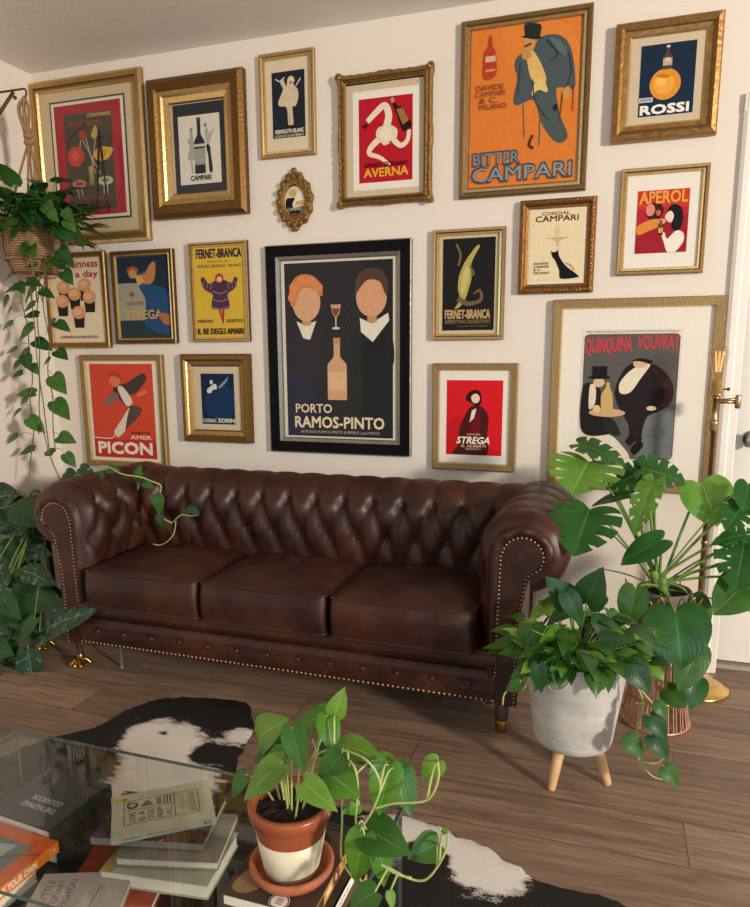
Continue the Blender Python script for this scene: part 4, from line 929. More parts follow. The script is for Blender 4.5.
b = MB(); b.tube([(0, HY-.02, hook.z-.20), (hook.x*.45, HY-.012, hook.z-.085), (hook.x-.05, HY-.004, hook.z+.008)], .007, IRON, 8); b.ball((hook.x-.045, HY-.004, hook.z-.014), .008, IRON); b.build('brace', br)
b = MB(); b.tube(spline([(hook.x-.012, HY, hook.z+.016), (hook.x+.004, HY, hook.z+.015), (hook.x+.012, HY, hook.z+.004), (hook.x+.008, HY, hook.z-.012), (hook.x-.004, HY, hook.z-.016)], 5), .004, IRON, 8); b.build('hook', br)
b = MB(); b.lathe([(.001, -.0), (.03, 0), (.03, .008), (.001, .010)], IRON, 20, M=Matrix.Translation((0, HY-.02, hook.z-.1)) @ Matrix.Diagonal((1, 1, 5, 1)).inverted() @ Matrix.Rotation(PI/2, 4, 'Y') @ Matrix.Translation((0, 0, 0))); b.build('wall_plate', br)
bc = W(34, 246, HY); BR_, BT, BB = .112, W(34, 221, HY).z, W(34, 274, HY).z
mh = thing('macrame_hanger', (bc.x, HY, BB), 'knotted cotton rope hanger on the bracket carrying the basket', 'plant hanger')
b = MB()
for k in range(7):
    dx = (k-3)*.005; w_ = .010+.006*(k % 3)
    b.tube(spline([(hook.x+.002, HY, hook.z-.012), (hook.x-w_+dx, HY+.004*(k-3), hook.z-.06), (hook.x-.004+dx*.7, HY, hook.z-.15), (hook.x+.004+dx*.5, HY+.003*(k-3), hook.z-.20)], 5), .0056, ROPE, 6)
for z in (-.145, -.165, -.19): b.ball((hook.x+.002, HY, hook.z+z), .020, ROPE, 12, 8, (1.1, .8, .7))
b.tube(spline([(hook.x+.012, HY, hook.z-.2), (hook.x+.028, HY-.01, hook.z-.28), (hook.x+.024, HY-.01, hook.z-.34), (hook.x+.010, HY-.01, hook.z-.31), (hook.x+.008, HY, hook.z-.2)], 6), .004, ROPE, 6)
b.build('rope_bundle', mh)
b = MB()
for k in range(4):
    a = .6+PI/2*k; p = Vector((bc.x+(BR_+.008)*math.cos(a), HY+(BR_+.008)*math.sin(a), (BT+BB)/2+.03))
    b.tube(spline([(hook.x, HY, hook.z-.19), Vector((hook.x, HY, hook.z-.19)).lerp(p, .5)+Vector((0, 0, .004)), p, (bc.x+BR_*.75*math.cos(a), HY+BR_*.75*math.sin(a), BB-.004), (bc.x, HY, BB-.014)], 6), .0048, ROPE, 6)
b.ball((bc.x, HY, BB-.02), .016, ROPE); 
for k in range(5): b.tube(spline([(bc.x, HY, BB-.02), (bc.x+.02*(k-2), HY-.01, BB-.07), (bc.x+.03*(k-2), HY-.01, BB-.12)], 4), .003, ROPE, 5)
b.tube([(bc.x+(BR_+.007)*math.cos(2*PI*i/28), HY+(BR_+.007)*math.sin(2*PI*i/28), BB+.055) for i in range(28)], .005, ROPE, 6, True)
b.build('cords', mh)
hp = thing('hanging_pothos', (bc.x, HY, BB), 'trailing pothos in a woven basket, hanging at the left before the wall', 'plant')
b = MB(); hh = BT-BB
b.lathe([(.001, 0), (BR_*.72, 0), (BR_*.86, hh*.15), (BR_, hh*.5), (BR_*1.0, hh*.9), (BR_*.99, hh), (BR_*.92, hh), (BR_*.92, hh*.8)], SEAGRASS, 36, (bc.x, HY, BB), False); b.build('woven_basket', hp)
soil(hp, (bc.x, HY, BT-.03), BR_*.92)
b = MB()
for k in range(170):
    a = R.uniform(0, 2*PI); rr_ = R.uniform(.01, .09); p0 = Vector((bc.x+rr_*math.cos(a), HY+rr_*math.sin(a), BT-.02)); out = Vector((math.cos(a), math.sin(a)*.8, 0)); el = R.uniform(.1, 1.5)
    if rr_ > .055: el = R.uniform(-.9, .9)
    if k % 4 == 0: el = R.uniform(1.5, 3.5)
    d = (out+Vector((0, 0, el))).normalized(); tip = p0+d*R.uniform(.05, .14 if el < 1.4 else .19)+out*.03
    if tip.y > -.15 or tip.x < .05: continue
    ld = (out*.9+Vector((0, 0, R.uniform(-.5, .7)))+rv(.25)).normalized()
    L_ = R.uniform(.075, .125)
    if (tip+ld*L_).y > -.07 or (tip+ld*L_).x < .03: continue
    petiole(b, p0, tip, .0022, STEMG, -.01)
    leaf(b, tip, ld, (0, 0, 1) if abs(ld.z) < .8 else VIEW, L_, L_*.78, R.choice([POTHOS_D, POTHOS, POTHOS]), droop=.35, n=7, mm=3)
for k in range(30):                                    # leaves that spill over the front of the basket
    px_, py_ = R.uniform(2, 72), R.uniform(196, 262)
    if 36 < px_ < 58 and py_ > 222: continue
    c = W(px_, py_, HY-.125-R.uniform(0, .03)); L_ = R.uniform(.06, .10); d = Vector(((px_-34)/40+R.uniform(-.3, .3), -.25, R.uniform(-1, -.1))).normalized(); bs = c-d*L_*.5
    petiole(b, Vector((bc.x+(bs.x-bc.x)*.5, HY-.06, BT-.01)), bs, .0018, STEMG, -.02, 5); leaf(b, bs, d, (R.uniform(-.3, .3), -.8, .6), L_, L_*.78, R.choice([POTHOS, POTHOS, POTHOS_D]), droop=.3, n=8)
b.build('foliage', hp)
VL = [(80,490,1.3),(155,475,1.25),(135,530,1.2),(90,410,1),(200,470,1),(15,395,.9),(20,470,.9),(30,305,1),(60,250,1),(95,270,1),(95,365,1),(185,265,1.1),(215,310,1.1),(150,365,.9),(25,430,.8),(100,435,.9),(75,560,.9),(195,560,1.1),(35,550,.8),(85,585,1.1),(145,590,.9),(50,600,.7),(110,610,.8),(55,628,.7),(185,655,1.5),(85,688,1.1),(195,738,1.5),(75,715,.7),(50,755,.8),(115,790,1.25),(35,838,1),(85,875,1.05),(210,835,1.3),(125,810,.8),(155,880,.9),(225,905,1),(105,330,1),(65,345,.9),(125,300,1),(30,355,.8)]
vines = [[(120,215),(128,330),(120,430),(128,540),(128,640),(140,720),(150,800),(165,900),(190,960),(205,1010)], [(70,250),(68,330),(72,400),(90,480),(95,560),(105,640),(98,720),(110,800),(100,900),(95,960)], [(150,240),(140,400),(160,520),(155,620),(170,700),(172,800),(180,880)], [(110,260),(100,360),(112,470),(118,560),(128,660),(128,760),(150,850),(158,890)]]
vpts = []
for k, v in enumerate(vines):
    mb = MB(); pts = [W(x/3.24, 180+y/3.24, HY-.05-.02*k+.012*math.sin(i*1.7+k)) for i, (x, y) in enumerate(v)]
    pp = spline(pts, 8); mb.tube(pp, .0022, STEMB, 6); vpts.append((mb, pp))
for (x, y, s) in VL:
    mb_, p, y3 = None, None, None; px_, py_ = x/3.24, 180+y/3.24
    best = None
    for mb, pp in vpts:
        for q_ in pp:
            d = (W(px_, py_-5, q_.y)-q_).length
            if best is None or d < best[0]: best = (d, mb, q_)
    mb, q_ = best[1], best[2]; c = W(px_, py_, q_.y+R.uniform(-.05, .03)); L_ = .068*s
    side = 1 if c.x > q_.x else -1; d = Vector((side*R.uniform(.5, 1), R.uniform(-.4, .1), R.uniform(-.75, .1))).normalized(); base = c-d*L_*.45
    q2 = min((w_ for w_ in next(pp for m_, pp in vpts if m_ is mb)), key=lambda w_: (w_-base).length+abs(w_.z-base.z-.03)*.5)
    petiole(mb, q2, base, .0013, STEMB, -.012, 5); leaf(mb, base, d, Vector((R.uniform(-.3, .3), -.75, .75)), L_*1.05, L_*.80, R.choice([POTHOS, POTHOS, POTHOS_D]), droop=.3, n=8, mm=3)
for mb, pp in vpts: mb.build('vine', hp)

# -- big silvery philodendron in a terracotta pot on a claw-footed stand beside the sofa
ft = G(17, 646)
sx, sy = .335, -.46
st = thing('plant_stand', (sx, sy, 0), 'dark wooden plant stand with brass claw feet at the left end of the sofa', 'plant stand')
b = MB(); b.lathe([(.001, .455), (.12, .455), (.125, .462), (.125, .474), (.12, .48), (.001, .48)], WALNUT, 32, (sx, sy, 0)); b.build('stand_top', st)
for k in range(3):
    a = -1.25+2*PI/3*k; d = Vector((math.cos(a), math.sin(a), 0)); mb = MB(); e_ = Vector((sx, sy, 0))+d*.165
    mb.tube(spline([Vector((sx, sy, .455))+d*.06, Vector((sx, sy, .25))+d*.05, Vector((sx, sy, .12))+d*.12, e_+Vector((0, 0, .05))], 6), .012, WALNUT, 8); lg = mb.build('leg', st)
    mb = MB(); claw(mb, e_.x, e_.y); mb.build('claw_foot', lg)
pp_ = W(56, 512, sy); PZ = .481
ph = thing('potted_philodendron', (sx, sy, PZ), 'large dark leafy plant with silvery leaves in a terracotta pot, left of the sofa', 'plant')
def clay_pot(mb, c, r0, r1, h, m, rim=.018):
    mb.lathe([(.001, 0), (r0, 0), (r0*.98+.02*r1, h*.02), (r1-.006, h-.032), (r1-.006, h-.031), (r1+.004, h-.030), (r1+.006, h-.002), (r1+.003, h), (r1-.006, h), (r1-.008, h-.02), (r1-.008, h-.03)], m, 40, c, False)
b = MB(); clay_pot(b, (sx, sy, PZ), .062, .085, .15, TERRA); b.build('pot', ph); soil(ph, (sx, sy, PZ+.125), .076)
top_ = Vector((sx, sy, PZ+.13))
# leaf: tip and base in the picture, depth, width ratio
PL = [((150,650),(325,545),-.80,.36),((175,455),(235,620) ,-.72,.0),((70,410),(190,450),-.70,.40),((40,490),(215,540),-.72,.44),((105,720),(125,870),-.80,.55),((25,330),(-60,350),-.66,.5),((10,300),(75,375),-.62,.45),((30,770),(-20,860),-.78,.5),((60,225),(150,290),-.55,.4),((50,180),(-30,240),-.6,.4),((30,620),(-40,720),-.75,.45),((100,590),(175,690),-.74,.4),((15,560),(110,640),-.78,.42),((-20,400),(50,480),-.74,.4),((45,150),(140,115),-.52,.4),((-30,180),(40,120),-.55,.4),((20,680),(70,760),-.76,.4),((90,480),(225,500),-.66,.36),((60,330),(165,345),-.6,.42),((-10,500),(60,590),-.8,.45),((80,420),(150,400),-.62,.5),((10,240),(110,265),-.6,.45),((60,640),(0,560),-.8,.5),((110,560),(60,640),-.76,.5),((0,820),(60,760),-.8,.45),((130,600),(60,690),-.82,.42),((20,120),(60,200),-.55,.45),((40,430),(-30,520),-.76,.45)]
rq = random.Random(21)
for k in range(34):
    ax_, ay_ = rq.uniform(-110, 190), rq.uniform(90, 800); yy_ = -.50-.34*min(1, (ay_+100)/800)
    d_ = rq.uniform(60, 125); th_ = rq.uniform(-.3, 1.9); q_ = ((ax_, ay_), (ax_+d_*math.cos(th_), ay_+d_*math.sin(th_)), yy_+rq.uniform(-.03, .08), rq.uniform(.4, .55))
    if W(q_[1][0]/3.78, 460+q_[1][1]/3.78, q_[2]-.05).x < .52 and W(q_[0][0]/3.78, 460+q_[0][1]/3.78, q_[2]).x < .52: PL.append(q_)
PL = [q_ for q_ in PL if not (15 < (q_[0][0]+q_[1][0])/2 < 140 and 20 < (q_[0][1]+q_[1][1])/2 < 185)]
stem = MB(); stem.tube(spline([top_-Vector((0, 0, .02)), top_+Vector((-.02, -.05, .05)), top_+Vector((-.03, -.10, .02)), top_+Vector((-.03, -.14, -.10))], 6), .008, STEMG, 8); sm_ = stem.build('stem', ph)
for i, (a, c, y, wr) in enumerate(PL):
    if wr == 0: continue
    p = W(a[0]/3.78, 460+a[1]/3.78, y); e_ = W(c[0]/3.78, 460+c[1]/3.78, y-.05); L_ = (e_-p).length*1.02
    mb = MB(); leaf(mb, p, e_-p, Vector((.15, -.75, .65))+rv(.2), L_, L_*wr*1.15, PHILO if i % 3 or i == 0 else POTHOS_D, 'lance' if i % 4 else 'heart', .22, .22, n=14, mm=4)
    petiole(mb, top_+rv(.02)+Vector((-.01, -.03, -.01-.12*max(0, min(1, (PZ-p.z)*2)))), p, .0032, STEMG, -.03)
    mb.build('leaf', ph)
# a shoot that climbs over the sofa arm and hangs down inside it
mb = MB()
vp = [W(52, 489, -.50), W(82, 472, -.55), W(104, 466, -.60), W(122, 474, -.60), W(140, 477, -.585), W(151, 481, -.56), W(161, 486, -.55), W(159, 497, -.55), W(157, 508, -.55), W(163, 518, -.55), W(172, 523, -.54)]
v2 = [W(172, 523, -.54), W(181, 515, -.54), W(190, 516, -.53), W(198, 515, -.53)]; v3 = [W(176, 521, -.54), W(174, 533, -.55), W(168, 541, -.56), W(160, 545, -.56), W(153, 544, -.57)]
for v in (vp, v2, v3): pp = spline(v, 6); mb.tube(pp, .0028 if v is vp else .002, STEML, 6)
for (px_, py_, dx, dz, s, y) in ((85,470,1,-.2,.075,-.57),(98,478,-.6,-.5,.06,-.6),(112,469,1,.1,.055,-.6),(138,474,.3,1,.06,-.58),(147,484,1,-.3,.05,-.57),(158,503,.15,-1,.075,-.57),(160,520,.3,-1,.05,-.57),(192,510,1,-.15,.055,-.55),(62,486,-.5,-.6,.08,-.52),(70,474,.7,-.1,.075,-.54)):
    c = W(px_, py_, y); d = Vector((dx, -.2, dz)).normalized(); leaf(mb, c-d*s*.4, d, Vector((.2, -.8, .5)), s, s*.72, R.choice([POTHOS_D, POTHOS]), droop=.3, n=7, mm=3)
tag(mb.build('vine', ph), 'pale trailing shoot lying over the sofa arm')

# -- monstera in a grey pot held by a copper wire stand, right of the sofa
MX, MY = 2.815, -.47
COPPER = mat('copper_wire', '#d6a585', .38, .7, .1)
cs = thing('wire_plant_stand', (MX, MY, 0), 'looped copper wire stand under the monstera, behind the grey pot', 'plant stand')
b = MB()
def srad(z): return .108+(.070-.108)*min(1, z/.30)**.8 + (.045*max(0, (z-.30)/.15)**1.2)
for k in range(22):
    a0 = 2*PI*k/22; da = PI/22*.62; pts = []
    top = .44+.03*math.sin(k*2.1)
    for z in (.012, .03, .10, .18, .26, .33, .39, top-.015): pts.append((a0-da, z))
    pts.append((a0, top+.012))
    for z in (top-.015, .39, .33, .26, .18, .10, .03, .012): pts.append((a0+da, z))
    pts.append((a0, .004))
    b.tube(spline([(MX+srad(z)*math.cos(a), MY+srad(z)*math.sin(a), z) for a, z in pts], 3, True), .0026, COPPER, 6, True)
b.build('wire_loops', cs)
for z in (.005, .10, .30): 
    mb = MB(); mb.tube([(MX+(srad(z)+.002)*math.cos(2*PI*i/36), MY+(srad(z)+.002)*math.sin(2*PI*i/36), z+.003) for i in range(36)], .0034, COPPER, 6, True); mb.build('ring', cs)
mo = thing('potted_monstera', (MX, MY, .30), 'tall monstera with large split leaves, right of the sofa by the floor lamp', 'plant')
GREYPOT = mat('grey_brown_pot', '#6f6558', .7, 0, .1, 40)
b = MB(); b.lathe([(.001, 0), (.062, 0), (.085, .16), (.084, .165), (.078, .165), (.077, .14)], GREYPOT, 36, (MX, MY, .302), False); b.build('pot', mo); soil(mo, (MX, MY, .445), .077)
crown = W(663, 588, MY); crown.x = MX-.02; 
mb = MB(); mb.tube(spline([(MX, MY, .44), (MX-.01, MY-.01, .50), crown+Vector((0, 0, .01)), crown+Vector((-.02, -.01, .06))], 5), [.016]*16, STEMG, 9); mb.build('stem', mo)
# (tip, base, depth of base, depth of tip, width ratio, kind, material, up)
q3 = lambda x, y: (490+x/2.885, 420+y/2.885)
z4 = lambda x, y: (500+x/3.0, 580+y/3.0)
ML = [
 (q3(285,120), q3(255,168), -.42,-.52, 1.5, 'm', MONST_L, (0,-.6,.8), 1.9), (q3(262,70), q3(385,110), -.38,-.42, .75, 'm', MONST, (.1,-.35,.9), 1),
 (q3(440,140), q3(560,165), -.40,-.40, .95, 'm', MONST, (-.1,-.55,.75), 1.0), (q3(455,150), q3(345,180), -.40,-.42, .9, 'm', MONST, (.1,-.55,.75), 1.0),
 (q3(470,180), q3(412,305), -.52,-.60, .55, 'm', MONST_L, (-.5,-.8,.2), 1), (q3(612,185), q3(655,287), -.38,-.45, 1.05, 'h', MONST_L, (.2,-.95,.2), 1),
 (q3(287,258), q3(246,362), -.68,-.80, 1.25, 'm', MONST, (-.1,-.85,.5), 1), (q3(400,215), q3(300,230), -.45,-.45, .5, 'h', POTHOS_D, (0,-.3,.95), 1),
 (q3(495,345), q3(390,400), -.55,-.60, .55, 'h', MONST, (.2,-.6,.75), 1),
 (q3(745,185), q3(735,250), -.45,-.50, .8, 'h', MONST, (0,-.9,.4), 1), (q3(730,240), q3(690,305), -.45,-.52, .9, 'm', MONST, (0,-.8,.5), 1),
 (q3(745,330), q3(655,345), -.48,-.52, .55, 'm', MONST, (0,-.7,.7), 1), (q3(735,345), q3(712,470), -.48,-.58, .95, 'm', MONST, (-.2,-.9,.4), 1),
 (q3(745,465), q3(665,540), -.5,-.60, .75, 'h', POTHOS, (.1,-.8,.6), 1), (q3(800,400), q3(760,520), -.45,-.55, .8, 'm', MONST, (0,-.8,.5), 1),
 (z4(525,95), z4(545,245), -.62,-.70, 1.05, 'h', MONST, (0,-.95,.3), 1), (z4(575,60), z4(610,160), -.50,-.52, .8, 'h', POTHOS, (.3,-.9,.3), 1),
 (z4(590,205), z4(550,320), -.55,-.62, .65, 'h', POTHOS, (.2,-.9,.3), 1), (z4(590,300), z4(575,375), -.55,-.6, .8, 'h', MONST, (.1,-.9,.3), 1),
 (z4(500,330), z4(550,375), -.58,-.62, .85, 'h', POTHOS, (.1,-.9,.3), 1), (z4(405,30), z4(385,125), -.62,-.66, .75, 'h', POTHOS, (-.1,-.95,.2), 1),
 (z4(505,185), z4(445,145), -.66,-.70, .5, 'h', POTHOS, (0,-.6,.8), 1), (z4(515,180), z4(480,235), -.64,-.68, .75, 'h', POTHOS, (0,-.9,.4), 1),
]
for (bs, tp, yb, yt, wr, kd, m_, up, sc_) in ML:
    p = W(bs[0], bs[1], yb); e_ = W(tp[0], tp[1], yt); L_ = (e_-p).length*(1.12 if sc_ == 1 else sc_*.8); mb = MB()
    if kd == 'm': monstera(mb, p, e_-p, up, L_, L_*max(.55, wr)*.95, m_, droop=.18)
    else: leaf(mb, p, e_-p, up, L_, L_*wr*1.05, m_, 'round', .16, .2, n=14, mm=4)
    r_ = .0052 if L_ > .1 else .003
    off = Vector(((p.x-crown.x)*.25, (p.y-crown.y)*.25, max(0, (p.z-crown.z))*.30+.02))
    petiole(mb, crown+Vector((R.uniform(-.015, .015), R.uniform(-.015, .015), R.uniform(-.01, .03))), p, r_, STEMG, 0, 8, off*.6); mb.build('leaf', mo)
mb = MB()   # leafless shoots and aerial roots
for a, c, y in (((663, 588), (752, 612), -.5), ((672, 580), (730, 545), -.42), ((668, 580), (735, 562), -.4), ((650, 580), (598, 568), -.48), ((655, 575), (608, 530), -.45)):
    e_ = W(c[0], c[1], y); petiole(mb, crown, e_, .0035, STEMB, -.01, 8)
mb.build('aerial_roots', mo)

# -- pothos in the grey concrete pot on three wooden legs
CX_, CY_ = 2.562, -.885
def concrete():
    t = NT('grey_concrete'); n1 = t.noise(9, 6, .6); mp = t.add('ShaderNodeMapping'); mp.inputs['Scale'].default_value = (4, 4, 30); t.link(t.coord(), mp.inputs[0]); n2 = t.noise(3, 4, .5, mp.outputs[0])
    rp = t.ramp(n1.outputs[0], [(.3, '#aca9a3'), (.55, '#c8c3ba'), (.75, '#dad4c8')]); mx = t.add('ShaderNodeMix', data_type='RGBA', blend_type='MULTIPLY'); mx.inputs[0].default_value = .3
    r2 = t.ramp(n2.outputs[0], [(.35, (.7, .7, .7, 1)), (.6, (1, 1, 1, 1))]); t.link(rp.outputs[0], mx.inputs[6]); t.link(r2.outputs[0], mx.inputs[7]); t.link(mx.outputs[2], t.b.inputs['Base Color']); t.b.inputs['Roughness'].default_value = .85; t.bump(n1.outputs[0], .15, .004); return t.m
CONC = concrete(); BIRCH = mat('pale_birch', '#d3a878', .5, 0, .08, 30)
gp = thing('potted_pothos', (CX_, CY_, 0), 'bushy pothos in a grey concrete pot on three pale wooden legs', 'plant')
b = MB(); R0, R1, Z0, Z1 = .112, .147, .115, .388
b.lathe([(.001, Z0), (R0-.018, Z0), (R0-.004, Z0+.006), (R0, Z0+.02), (R1-.002, Z1-.01), (R1, Z1-.003), (R1-.003, Z1), (R1-.011, Z1), (R1-.014, Z1-.006), (R1-.016, Z1-.05)], CONC, 56, (CX_, CY_, 0), False); b.build('pot', gp)
soil(gp, (CX_, CY_, Z1-.035), R1-.014)
for a in (-2.03, -.18, 2.05):
    d = Vector((math.cos(a), math.sin(a), 0)); mb = MB(); p0 = Vector((CX_, CY_, Z0+.004))+d*.068; p1 = Vector((CX_, CY_, 0.0))+d*.108
    mb.tube([p0, p0.lerp(p1, .5), p0.lerp(p1, .94), p1], [.0165, .0145, .0115, .010], BIRCH, 16); mb.build('leg', gp)
mb = MB(); ctr = Vector((CX_, CY_, Z1-.02))
for k in range(200):
    a = R.uniform(0, 2*PI); rr_ = R.uniform(0, .10); p0 = ctr+Vector((rr_*math.cos(a), rr_*math.sin(a), -.01)); out = Vector((math.cos(a), math.sin(a), 0))
    el = R.uniform(.2, 2.2)*(1-rr_/.14)+.15; ln = R.uniform(.05, .13)*(1+.6*max(0, 1-rr_/.06)); tip = p0+(out*.75+Vector((0, 0, el))).normalized()*ln
    ld = (out+Vector((0, 0, R.uniform(-.7, .5)))+rv(.5)).normalized(); L_ = R.uniform(.045, .085)
    e_ = tip+ld*L_
    if min(tip.x, e_.x) < 2.56 and max(tip.y, e_.y) > -.83: continue
    petiole(mb, p0, tip, .0022, STEML if k % 2 else STEMG, -.008, 5)
    leaf(mb, tip, ld, Vector((0, -.35, .9))+rv(.3), L_, L_*.75, R.choice([POTHOS, POTHOS, POTHOS_L, POTHOS_D, BRIGHTL]), droop=.4, n=7, mm=3)
mb.build('foliage', gp)
for bs, tp, yb, wr in ((z4(215,75), z4(160,10), -.98, .8), (z4(260,70), z4(290,-10), -1.0, .85), (z4(200,40), z4(240,120), -1.02, .6), (z4(115,255), z4(120,325), -1.11, .6), (z4(300,180), z4(375,175), -1.05, .6), (z4(95,150), z4(60,165), -1.05, .8)):
    m2 = MB(); p = W(bs[0], bs[1], yb); e_ = W(tp[0], tp[1], yb-.02); L_ = (e_-p).length*1.25; leaf(m2, p, e_-p, (-.1, -.8, .6), L_, L_*wr, POTHOS_D, n=11); petiole(m2, ctr, p, .003, STEMG, -.01); m2.build('leaf', gp)
for v, lv in (([(125,235),(140,290),(150,325),(180,330),(210,300),(215,240)], []), ([(110,240),(75,320),(50,330),(30,325),(12,345),(8,375)], [(40,318,.05)]), ([(330,235),(390,290),(440,350),(470,385),(480,400)], [(485,390,.045)]), ([(380,250),(425,350),(425,400),(405,470),(410,520),(430,560),(460,590),(505,602)], [(475,440,.07),(480,500,.07),(405,500,.065),(515,590,.06),(420,290,.085)]), ([(425,545),(460,550),(485,540),(490,510)], [])):
    m2 = MB(); pts = []
    for x, y in v:
        px_, py_ = z4(x, y); yy = CY_-.14 if x < 300 else CY_-.11
        p = W(px_, py_, yy)
        if x > 300 and y > 440: p = W(px_, py_, yy+.02)
        pts.append(p)
    pp = spline(pts, 6); m2.tube(pp, .0024, STEML, 6)
    for x, y, s in lv:
        c = W(*z4(x, y), CY_-.15); q_ = min(pp, key=lambda w_: (w_-c).length); d = Vector((.5 if x > 300 else -.9, -.3, -.5)).normalized(); bs = c-d*s*.45; petiole(m2, q_, bs, .0014, STEML, -.006, 4)
        leaf(m2, bs, d, (0, -.8, .6), s, s*.85, R.choice([POTHOS, POTHOS_D]), droop=.35, n=8)
    m2.build('vine', gp)

# ------------------------------------------------------------------ cowhide rug
def cowhide():
    t = NT('cowhide'); at = t.add('ShaderNodeAttribute', attribute_name='patch'); st = t.add('ShaderNodeMapping'); st.inputs['Scale'].default_value = (1, 2.2, 1); t.link(t.coord(), st.inputs[0])
    n1 = t.noise(16, 6, .65, st.outputs[0]); n2 = t.noise(170, 3, .6, st.outputs[0])
    ma = t.add('ShaderNodeMath', operation='MULTIPLY_ADD'); ma.inputs[1].default_value = .9; t.link(n1.outputs[0], ma.inputs[0]); t.link(at.outputs['Fac'], ma.inputs[2])
    mb_ = t.add('ShaderNodeMath', operation='MULTIPLY_ADD'); mb_.inputs[1].default_value = .35; t.link(n2.outputs[0], mb_.inputs[0]); t.link(ma.outputs[0], mb_.inputs[2])
    rp = t.ramp(mb_.outputs[0], [(.56, '#0d0908'), (.70, '#24140f'), (.76, '#b9afa6'), (.92, '#e6dfd6')])
    t.link(rp.outputs[0], t.b.inputs['Base Color']); t.b.inputs['Roughness'].default_value = .7; t.bump(n2.outputs[0], .5, .006); return t.m
HIDE = cowhide()
ol = [(40,742),(75,733),(100,726),(130,710),(155,701),(180,698),(215,699),(245,703),(251,716),(253,730),(247,745),(240,757),(238,772),(262,790),(330,806),(372,812),(405,817),(428,826),(442,829),(470,842),(492,852),(512,864),(530,878),(562,888),(600,897),(640,915),(660,960),(560,1010),(380,1040),(150,1000),(-20,960),(-120,900),(-90,820),(-20,770)]
opts = [G(x, y) for x, y in ol]; cen = sum(opts, Vector())/len(opts)
rug = MB(); ring = spline(opts, 5, True)
ring = [p+Vector((noise.noise(p*22)*.012, noise.noise(p*22+Vector((9, 9, 9)))*.012, 0)) for p in ring]
from mathutils.geometry import delaunay_2d_cdt
x0_, x1_ = min(p.x for p in ring), max(p.x for p in ring); y0_, y1_ = min(p.y for p in ring), max(p.y for p in ring)
def inside(x, y):
    r_ = False
    for i in range(len(ring)):
        a, c = ring[i], ring[i-1]
        if (a.y > y) != (c.y > y) and x < (c.x-a.x)*(y-a.y)/(c.y-a.y)+a.x: r_ = not r_
    return r_
p2 = [Vector((p.x, p.y)) for p in ring]; nb_ = len(p2); gx = x0_
while gx < x1_:
    gy = y0_
    while gy < y1_:
        if inside(gx, gy): p2.append(Vector((gx, gy)))
        gy += .022
    gx += .022
cv_, ce_, cf_, *_ = delaunay_2d_cdt(p2, [(i, (i+1) % nb_) for i in range(nb_)], [], 1, 1e-5)
rim_ = set((round(p.x, 4), round(p.y, 4)) for p in ring)
rug.add([(p.x, p.y, .002 if (round(p.x, 4), round(p.y, 4)) in rim_ else .0065+.002*noise.noise(Vector((p.x*5, p.y*5, 0)))) for p in cv_], [tuple(f) for f in cf_], HIDE)
ro = rug.build('cowhide_rug')
WP = [(G(165,748), .125, .9), (G(150,735), .07, .7), (G(185,785), .10, .8), (G(135,790), .10, .7), (G(240,738), .055, .62), (G(478,862), .085, 1), (G(445,840), .05, .8), (G(418,826), .06, .8), (G(500,875), .06, .8), (G(390,835), .08, .8)]
BP = [(G(162,735), .03, .9), (G(430,838), .03, 1.1), (G(425,858), .05, 1.2), (G(455,836), .02, .9), (G(205,757), .04, .9)]
at = ro.data.attributes.new('patch', 'FLOAT', 'POINT')
pv = []
for v in ro.data.vertices:
    s = 0
    for c, r_, k in WP: s += k*math.exp(-((v.co.x-c.x)**2+(v.co.y-c.y)**2)/(r_*r_))
    for c, r_, k in BP: s -= k*math.exp(-((v.co.x-c.x)**2+(v.co.y-c.y)**2)/(r_*r_))
    pv.append(max(-.25, min(.55, s*.95-.16)))
at.data.foreach_set('value', pv)
tag(ro, 'black and white cowhide rug under the glass table', 'rug')

# ------------------------------------------------------------------ glass coffee table
TZ = .30; SZ = .088
GLASS = glass_mat('table_glass', (.93, .94, .93, 1), 0, 1.5, .9); GEDGE = mat('glass_edge', '#55645c', .15, 0, .1, 20, 0, .6)
A_ = G(15, 730, TZ); B_ = G(404, 806, TZ); C_ = G(0, 888, TZ)
tx0, tx1, tyf, tyn = A_.x, B_.x, (A_.y+B_.y)/2, G(25, 897.5, TZ).y
tb = thing('coffee_table', ((tx0+tx1)/2, (tyf+tyn)/2, 0), 'low glass coffee table with a lower shelf, on the cowhide rug', 'coffee table')
def pane(lo, hi, name, thin):
    """a sheet of glass: clear faces, dark polished edges"""
    b = MB(); (x0, y0, z0), (x1, y1, z1) = lo, hi
    vs = [(x0,y0,z0),(x1,y0,z0),(x1,y1,z0),(x0,y1,z0),(x0,y0,z1),(x1,y0,z1),(x1,y1,z1),(x0,y1,z1)]
    fs = {'z': [(0,3,2,1),(4,5,6,7)], 'y': [(0,1,5,4),(2,3,7,6)], 'x': [(1,2,6,5),(3,0,4,7)]}
    for ax, f in fs.items(): b.add(vs, f, GLASS if ax == thin else GEDGE, False)
    return b.build(name, tb)
pane((tx0, tyn, TZ-.008), (tx1, tyf, TZ), 'glass_top', 'z')
pane((tx0+.012, tyn+.01, SZ-.008), (tx1-.012, tyf-.01, SZ), 'glass_shelf', 'z')
pane((tx0+.002, tyn+.004, .008), (tx0+.010, tyf-.004, TZ-.008), 'side_panel', 'x'); pane((tx1-.010, tyn+.004, .008), (tx1-.002, tyf-.004, TZ-.008), 'side_panel', 'x')

